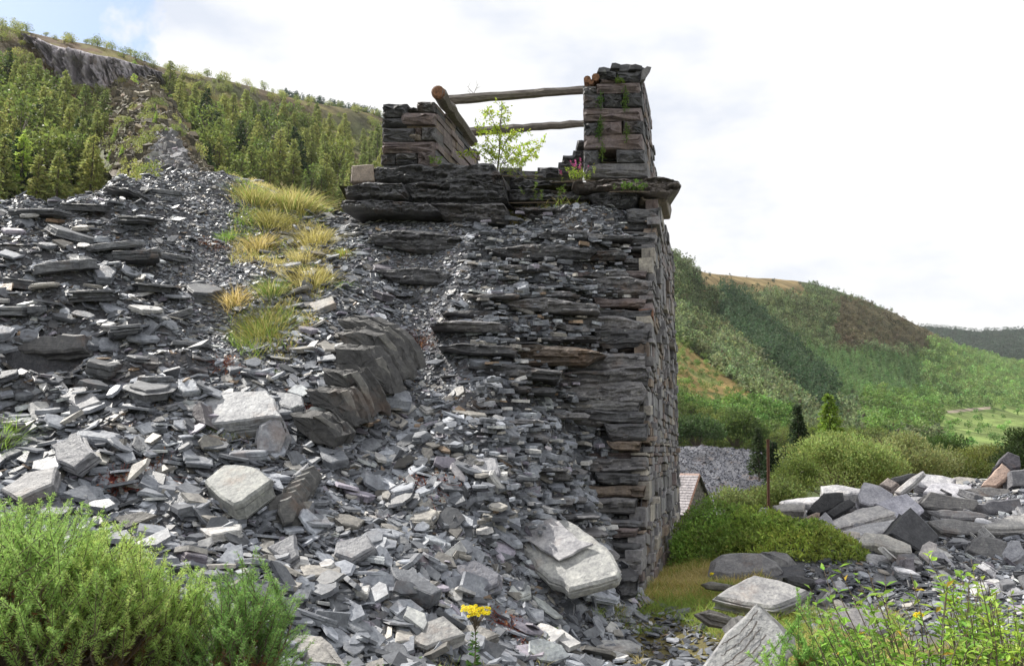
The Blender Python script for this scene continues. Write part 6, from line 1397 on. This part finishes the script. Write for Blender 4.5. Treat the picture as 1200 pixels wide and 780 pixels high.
q = gp(1079, 800, 4.8); ragwort(q, up(1079, 722, 4.8), 'yellow flowers above the leafy shrubs at the bottom right', 4, 8, .035, .010, 14, .05)

# ---- fern
def fern(c, L, n, label, seed, col):
    r = np.random.default_rng(seed); e = empty('fern', c, label, 'fern'); A = Acc(); S = Acc()
    for i in range(n):
        a = r.uniform(0, 6.28); d0 = np.array([math.cos(a), math.sin(a), 0]); t = np.linspace(0, 1, 18)[:, None]; l = L * r.uniform(.7, 1.1); pts = c + d0 * l * t * .85 + np.array([0, 0, 1]) * l * (t * .9 - t * t * .65); tube(S, pts[::3], np.linspace(.004, .001, 6), [.2, .24, .05], 4)
        s = np.cross(d0, [0, 0, 1]); w = l * .24 * np.sin(np.pi * (t[:, 0] * .85 + .1)) + .004
        for sg in (-1, 1): leaves(A, pts, s * sg + d0 * .35 + r.normal(0, .06, (18, 3)), w, w * .3, vcol(col, 18, r, .12), r, up=np.array([0, 0, 1.]))
    S.build('stem', M['twig'], e); A.build('fronds', M['leaf'], e)
fern(gp(345, 735, 5.6), .26, 11, 'yellow green fern at the right side of the gorse bushes', 1, (.34, .38, .04))
fern(hit(648, 742), .14, 7, 'small green fern between slates at the bottom centre', 2, (.16, .30, .04))

# ---- sapling and flowers on the tower
def sapling():
    r = np.random.default_rng(4); c = P(583, 200, 15.9); e = empty('sapling', c, 'airy bright green sapling growing on the tower between the upper walls', 'tree'); S = Acc(); A = Acc()
    tips = [(590, 122), (570, 130), (608, 150), (555, 150), (622, 165), (560, 170), (635, 172), (596, 160), (575, 185), (615, 190), (547, 178), (630, 182), (603, 178), (585, 145)]
    tube(S, [c, P(586, 170, 15.9), P(588, 125, 16.0)], [.022, .015, .005], [.2, .17, .1], 6)
    for i, (x, y) in enumerate(tips):
        D = 15.9 + r.uniform(-.5, .5); b = P(585 + (x - 585) * .12, min(192, y + 26), 15.9); tp = P(x, y, D); md = (b + tp) / 2 + [0, 0, .07]; tube(S, [b, md, tp], [.009, .006, .003], [.2, .18, .08], 4)
        for j in range(9):
            t = r.uniform(.3, 1); q = b * (1 - t) + tp * t + [0, 0, .07 * math.sin(t * 3)]; dd = nrm(r.normal(size=3) * [1, 1, .5] + [0, 0, .1]); l = r.uniform(.12, .28); tube(S, [q, q + dd * l], [.003, .0015], [.2, .2, .08], 3, cap=False)
            m = 15; tt = r.random(m)[:, None]; leaves(A, q + dd * l * tt + r.normal(0, .02, (m, 3)), dd + r.normal(0, .6, (m, 3)), r.uniform(.04, .08, m), r.uniform(.024, .038, m), vcol((.42, .56, .07), m, r, .15), r)
    S.build('stem', M['bark'], e); A.build('leaves', M['leaf'], e)
sapling()
def stalks(c, n, h, w, label, seed, col, name='plant', flower=None, cat='plant', ln=.05):
    r = np.random.default_rng(seed); e = empty(name, c, label, cat); S = Acc(); A = Acc(); Fl = Acc()
    for i in range(n):
        b = np.asarray(c) + [r.normal(0, w * .4), r.normal(0, w * .3), 0]; L = h * r.uniform(.5, 1.1); d0 = nrm([r.normal(0, .25), r.normal(0, .2), 1]); tube(S, [b, b + d0 * L], [.005, .002], [.2, .2, .08], 4)
        m = 16; tt = r.uniform(.1, .75 if flower else 1, m); az = np.arange(m) * 2.4; leaves(A, b + d0 * L * tt[:, None], np.stack([np.cos(az), np.sin(az), np.full(m, .5)], 1), ln, ln * .25, vcol(col, m, r, .15), r)
        if flower is not None:
            m = 16; tt = r.uniform(.68, 1.05, m); leaves(Fl, b + d0 * L * tt[:, None], r.normal(size=(m, 3)), .03, .026, vcol(flower, m, r, .1), r)
    tube(S, [np.asarray(c) - [w * .9, 0, .03], np.asarray(c) - [0, 0, .02], np.asarray(c) + [w * .9, 0, -.03]], [.006, .012, .006], [.15, .12, .07], 4)
    S.build('stem', M['twig'], e); A.build('leaves', M['leaf'], e)
    if Fl.n: Fl.build('flower_head', M['petal'], e)
stalks(P(668, 212, 15.2), 9, .42, .4, 'pink willowherb in flower beside the right pillar on the tower', 1, (.3, .42, .06), 'willowherb', (.62, .14, .36), 'flower')
stalks(P(596, 205, 15.4), 26, .28, .7, 'green weeds at the root of the sapling on the tower', 2, (.24, .36, .05))
stalks(P(680, 210, 15.0), 14, .2, .3, 'bright weeds at the base of the right pillar', 3, (.26, .38, .05))
stalks(P(640, 236, 15.05), 16, .16, .8, 'low weeds under the grassy edge of the platform', 4, (.16, .26, .04))
stalks(P(738, 223, 14.6), 26, .14, .4, 'green weeds hanging on the platform edge below the right pillar', 5, (.15, .26, .04))
stalks(P(511, 193, 14.9), 7, .14, .15, 'small green sprig at the foot of the left upper wall', 6, (.25, .4, .05))
stalks(P(728, 98, 15.25), 10, .12, .12, 'tuft of weeds near the top of the right pillar', 7, (.2, .3, .05))
for k, (x, y) in enumerate([(704, 118), (732, 120), (733, 112), (704, 146), (734, 155), (702, 155), (706, 178)]):
    A = Acc(); r = np.random.default_rng(k); m = 70; c = P(x, y, 15.24); tube(A, [c + [0, 0, .2], c - [0, 0, .2]], [.01, .008], [.1, .15, .05], 4); leaves(A, c + r.normal(0, 1, (m, 3)) * [.03, .02, .08], r.normal(size=(m, 3)) + [0, -.6, .2], .05, .02, vcol((.13, .22, .05), m, r, .2), r)
    tag(A.build('moss_tuft', M['leaf'], origin=c), ['weed sprig in the upper left joint of the right pillar', 'weed sprig in the upper right joint of the right pillar', 'topmost tiny sprig on the right pillar face', 'weed sprig left of the pale middle stone of the right pillar', 'weed sprig right of the pale middle stone of the right pillar', 'drooping sprig below the left middle joint of the right pillar', 'weed sprig over the square hole in the right pillar'][k], 'weed')
def twigs(c, n, L, label, seed, up=.6, cat='twigs'):
    r = np.random.default_rng(seed); S = Acc()
    for i in range(n):
        p = np.asarray(c, float) + r.normal(0, .02, 3); d0 = nrm([r.normal(0, 1), r.normal(0, .6), up + r.random()]); l = L * r.uniform(.4, 1)
        pts = [p]; 
        for j in range(5): d0 = nrm(d0 + r.normal(0, .3, 3)); pts.append(pts[-1] + d0 * l / 5)
        tube(S, pts, np.linspace(.007, .002, 6), [.34, .27, .22], 4)
        for j in (2, 3, 4):
            q = pts[j]; d1 = nrm(d0 + r.normal(0, .8, 3)); tube(S, [q, q + d1 * l * .25, q + d1 * l * .4 + [0, 0, .02]], [.004, .003, .0015], [.34, .27, .22], 3)
    tag(S.build('dead_twigs', M['twig'], origin=c), label, cat)
twigs(hit(682, 282) + [0, -.05, .03], 12, .55, 'bare dead twigs on the rubble below the tower platform', 1)
twigs(P(556, 112, 16.3), 3, .34, 'thin bare twig sticking up behind the front timber', 2, 1.2)
for k, (x, y, n_) in enumerate([(248, 290, 60), (492, 405, 70), (262, 430, 50), (140, 575, 120), (185, 562, 90), (500, 572, 60), (600, 738, 110), (362, 483, 50)]):
    c = hit(x, y); A = Acc(); r = np.random.default_rng(k + 50); p = c + r.normal(0, 1, (n_, 3)) * [.14, .10, .0]; p[:, 2] = height(p[:, 0], p[:, 1]) + r.uniform(.01, .09, n_)
    leaves(A, p, r.normal(size=(n_, 3)) + [0, 0, .6], .035, .018, vcol((.27, .13, .075), n_, r, .25), r)
    for q in p: tube(A, [[c[0], c[1], c[2] - .05], (q + c) / 2 + [0, 0, .02], q], [.003, .002, .0015], [.3, .08, .05], 3)
    tag(A.build('herb_robert', M['leaf'], origin=c), ['reddish herb in gravel left of the top of the grassy strip', 'reddish herb right of the tilted rock outcrop', 'red tinged herb in fine gravel below the largest grass clump', 'larger reddish herb patch on the slope above the gorse', 'smaller reddish herb patch left of the squarish boulder', 'reddish herb in the middle of the lower slope', 'dark red herb between slates right of the ragwort', 'reddish herb right of the long pale slab'][k], 'herb')
# ------------------------------------------------------------------ camera, sky, sun
sc = bpy.context.scene
cam = bpy.data.cameras.new('camera'); co = bpy.data.objects.new('camera', cam); C.objects.link(co)
co.location = (0, 0, EYE); co.rotation_euler = (math.pi / 2 + PITCH, 0, 0)
cam.sensor_width = 36; cam.lens = F / 1200 * 36; cam.clip_start = .05; cam.clip_end = 20000
sc.camera = co
TS = nrm([-.56, .36, .75])
elev = math.asin(TS[2]); az = math.atan2(TS[0], TS[1])       # clockwise from +Y is +X
sun = bpy.data.lights.new('sun', 'SUN'); so = bpy.data.objects.new('sun', sun); C.objects.link(so)
sun.energy = 5; sun.angle = math.radians(.6); sun.color = (1, .95, .87)
from mathutils import Vector
so.rotation_euler = Vector(TS).to_track_quat('Z', 'Y').to_euler()
w = bpy.data.worlds.new('World'); sc.world = w; w.use_nodes = True
nt = w.node_tree; L = nt.links.new
for n in list(nt.nodes): nt.nodes.remove(n)
out = nt.nodes.new('ShaderNodeOutputWorld'); bg = nt.nodes.new('ShaderNodeBackground'); bg2 = nt.nodes.new('ShaderNodeBackground')
st = nt.nodes.new('ShaderNodeTexSky'); st.sky_type = 'NISHITA'; st.sun_disc = False; st.sun_elevation = elev; st.sun_rotation = az
L(st.outputs[0], bg.inputs[0]); bg.inputs[1].default_value = .12
tc = nt.nodes.new('ShaderNodeTexCoord'); mp = N(nt, 'ShaderNodeMapping'); L(tc.outputs['Generated'], mp.inputs[0]); mp.inputs['Scale'].default_value = (1, 1, 2.2)
n1 = N(nt, 'ShaderNodeTexNoise', Scale=3.2, Detail=9, Roughness=.55); L(mp.outputs[0], n1.inputs['Vector'])
cr_ = ramp(nt, n1.outputs['Fac'], [(.34, (.75, .80, .90)), (.42, (.91, .93, .975)), (.50, (1.03, 1.03, 1.03))])
L(cr_.outputs[0], bg2.inputs[0]); bg2.inputs[1].default_value = .74
# gap in the cloud, high on the left
dv = nrm(ray(25, 5)); dp = N(nt, 'ShaderNodeVectorMath', operation='DOT_PRODUCT'); L(tc.outputs['Generated'], dp.inputs[0]); dp.inputs[1].default_value = dv
n2 = N(nt, 'ShaderNodeTexNoise', Scale=13, Detail=9, Roughness=.6); L(tc.outputs['Generated'], n2.inputs['Vector'])
mr = N(nt, 'ShaderNodeMapRange'); L(dp.outputs['Value'], mr.inputs[0]); mr.inputs[1].default_value = .978; mr.inputs[2].default_value = 1.0; mr.inputs[3].default_value = 0; mr.inputs[4].default_value = .42
ad = N(nt, 'ShaderNodeMath', operation='ADD'); L(mr.outputs[0], ad.inputs[0]); L(n2.outputs['Fac'], ad.inputs[1])
hole = ramp(nt, ad.outputs[0], [(.70, (1, 1, 1)), (.84, (.0, .0, .0))])
mx = nt.nodes.new('ShaderNodeMixShader'); L(hole.outputs[0], mx.inputs[0]); L(bg.outputs[0], mx.inputs[1]); L(bg2.outputs[0], mx.inputs[2])
L(mx.outputs[0], out.inputs[0])
sc.view_settings.view_transform = 'Standard'; sc.view_settings.look = 'None'; sc.view_settings.exposure = 0.5; sc.view_settings.gamma = 1
sc.render.engine = 'CYCLES'

# pale air that fades the far hills
a = Acc(); zt_ = max(float(HL.grid[..., 2].max()), float(HR.grid[..., 2].max()), float(HF.grid[..., 2].max())) + 30
v = np.array([[x, y, z] for z in (-9.0, zt_) for x, y in ((-3600, -3600), (3600, -3600), (3600, 3600), (-3600, 3600))], float)
a.add(v, [np.array([[3, 2, 1, 0], [4, 5, 6, 7], [0, 1, 5, 4], [1, 2, 6, 5], [2, 3, 7, 6], [3, 0, 4, 7]])], [1, 1, 1])
hm, hnt, hout = new_mat('haze_air'); pv = N(hnt, 'ShaderNodeVolumePrincipled', Density=.00005); pv.inputs['Color'].default_value = (.93, .96, 1, 1); pv.inputs['Anisotropy'].default_value = .25
hnt.links.new(pv.outputs[0], hout.inputs['Volume'])
hz = a.build('haze', hm); tag(hz, 'thin pale air over the valley', 'haze', kind='stuff'); hz.display_type = 'WIRE'
print('top of haze', zt_, [float(q.grid[..., 1].max()) for q in (HL, HR, HF)])
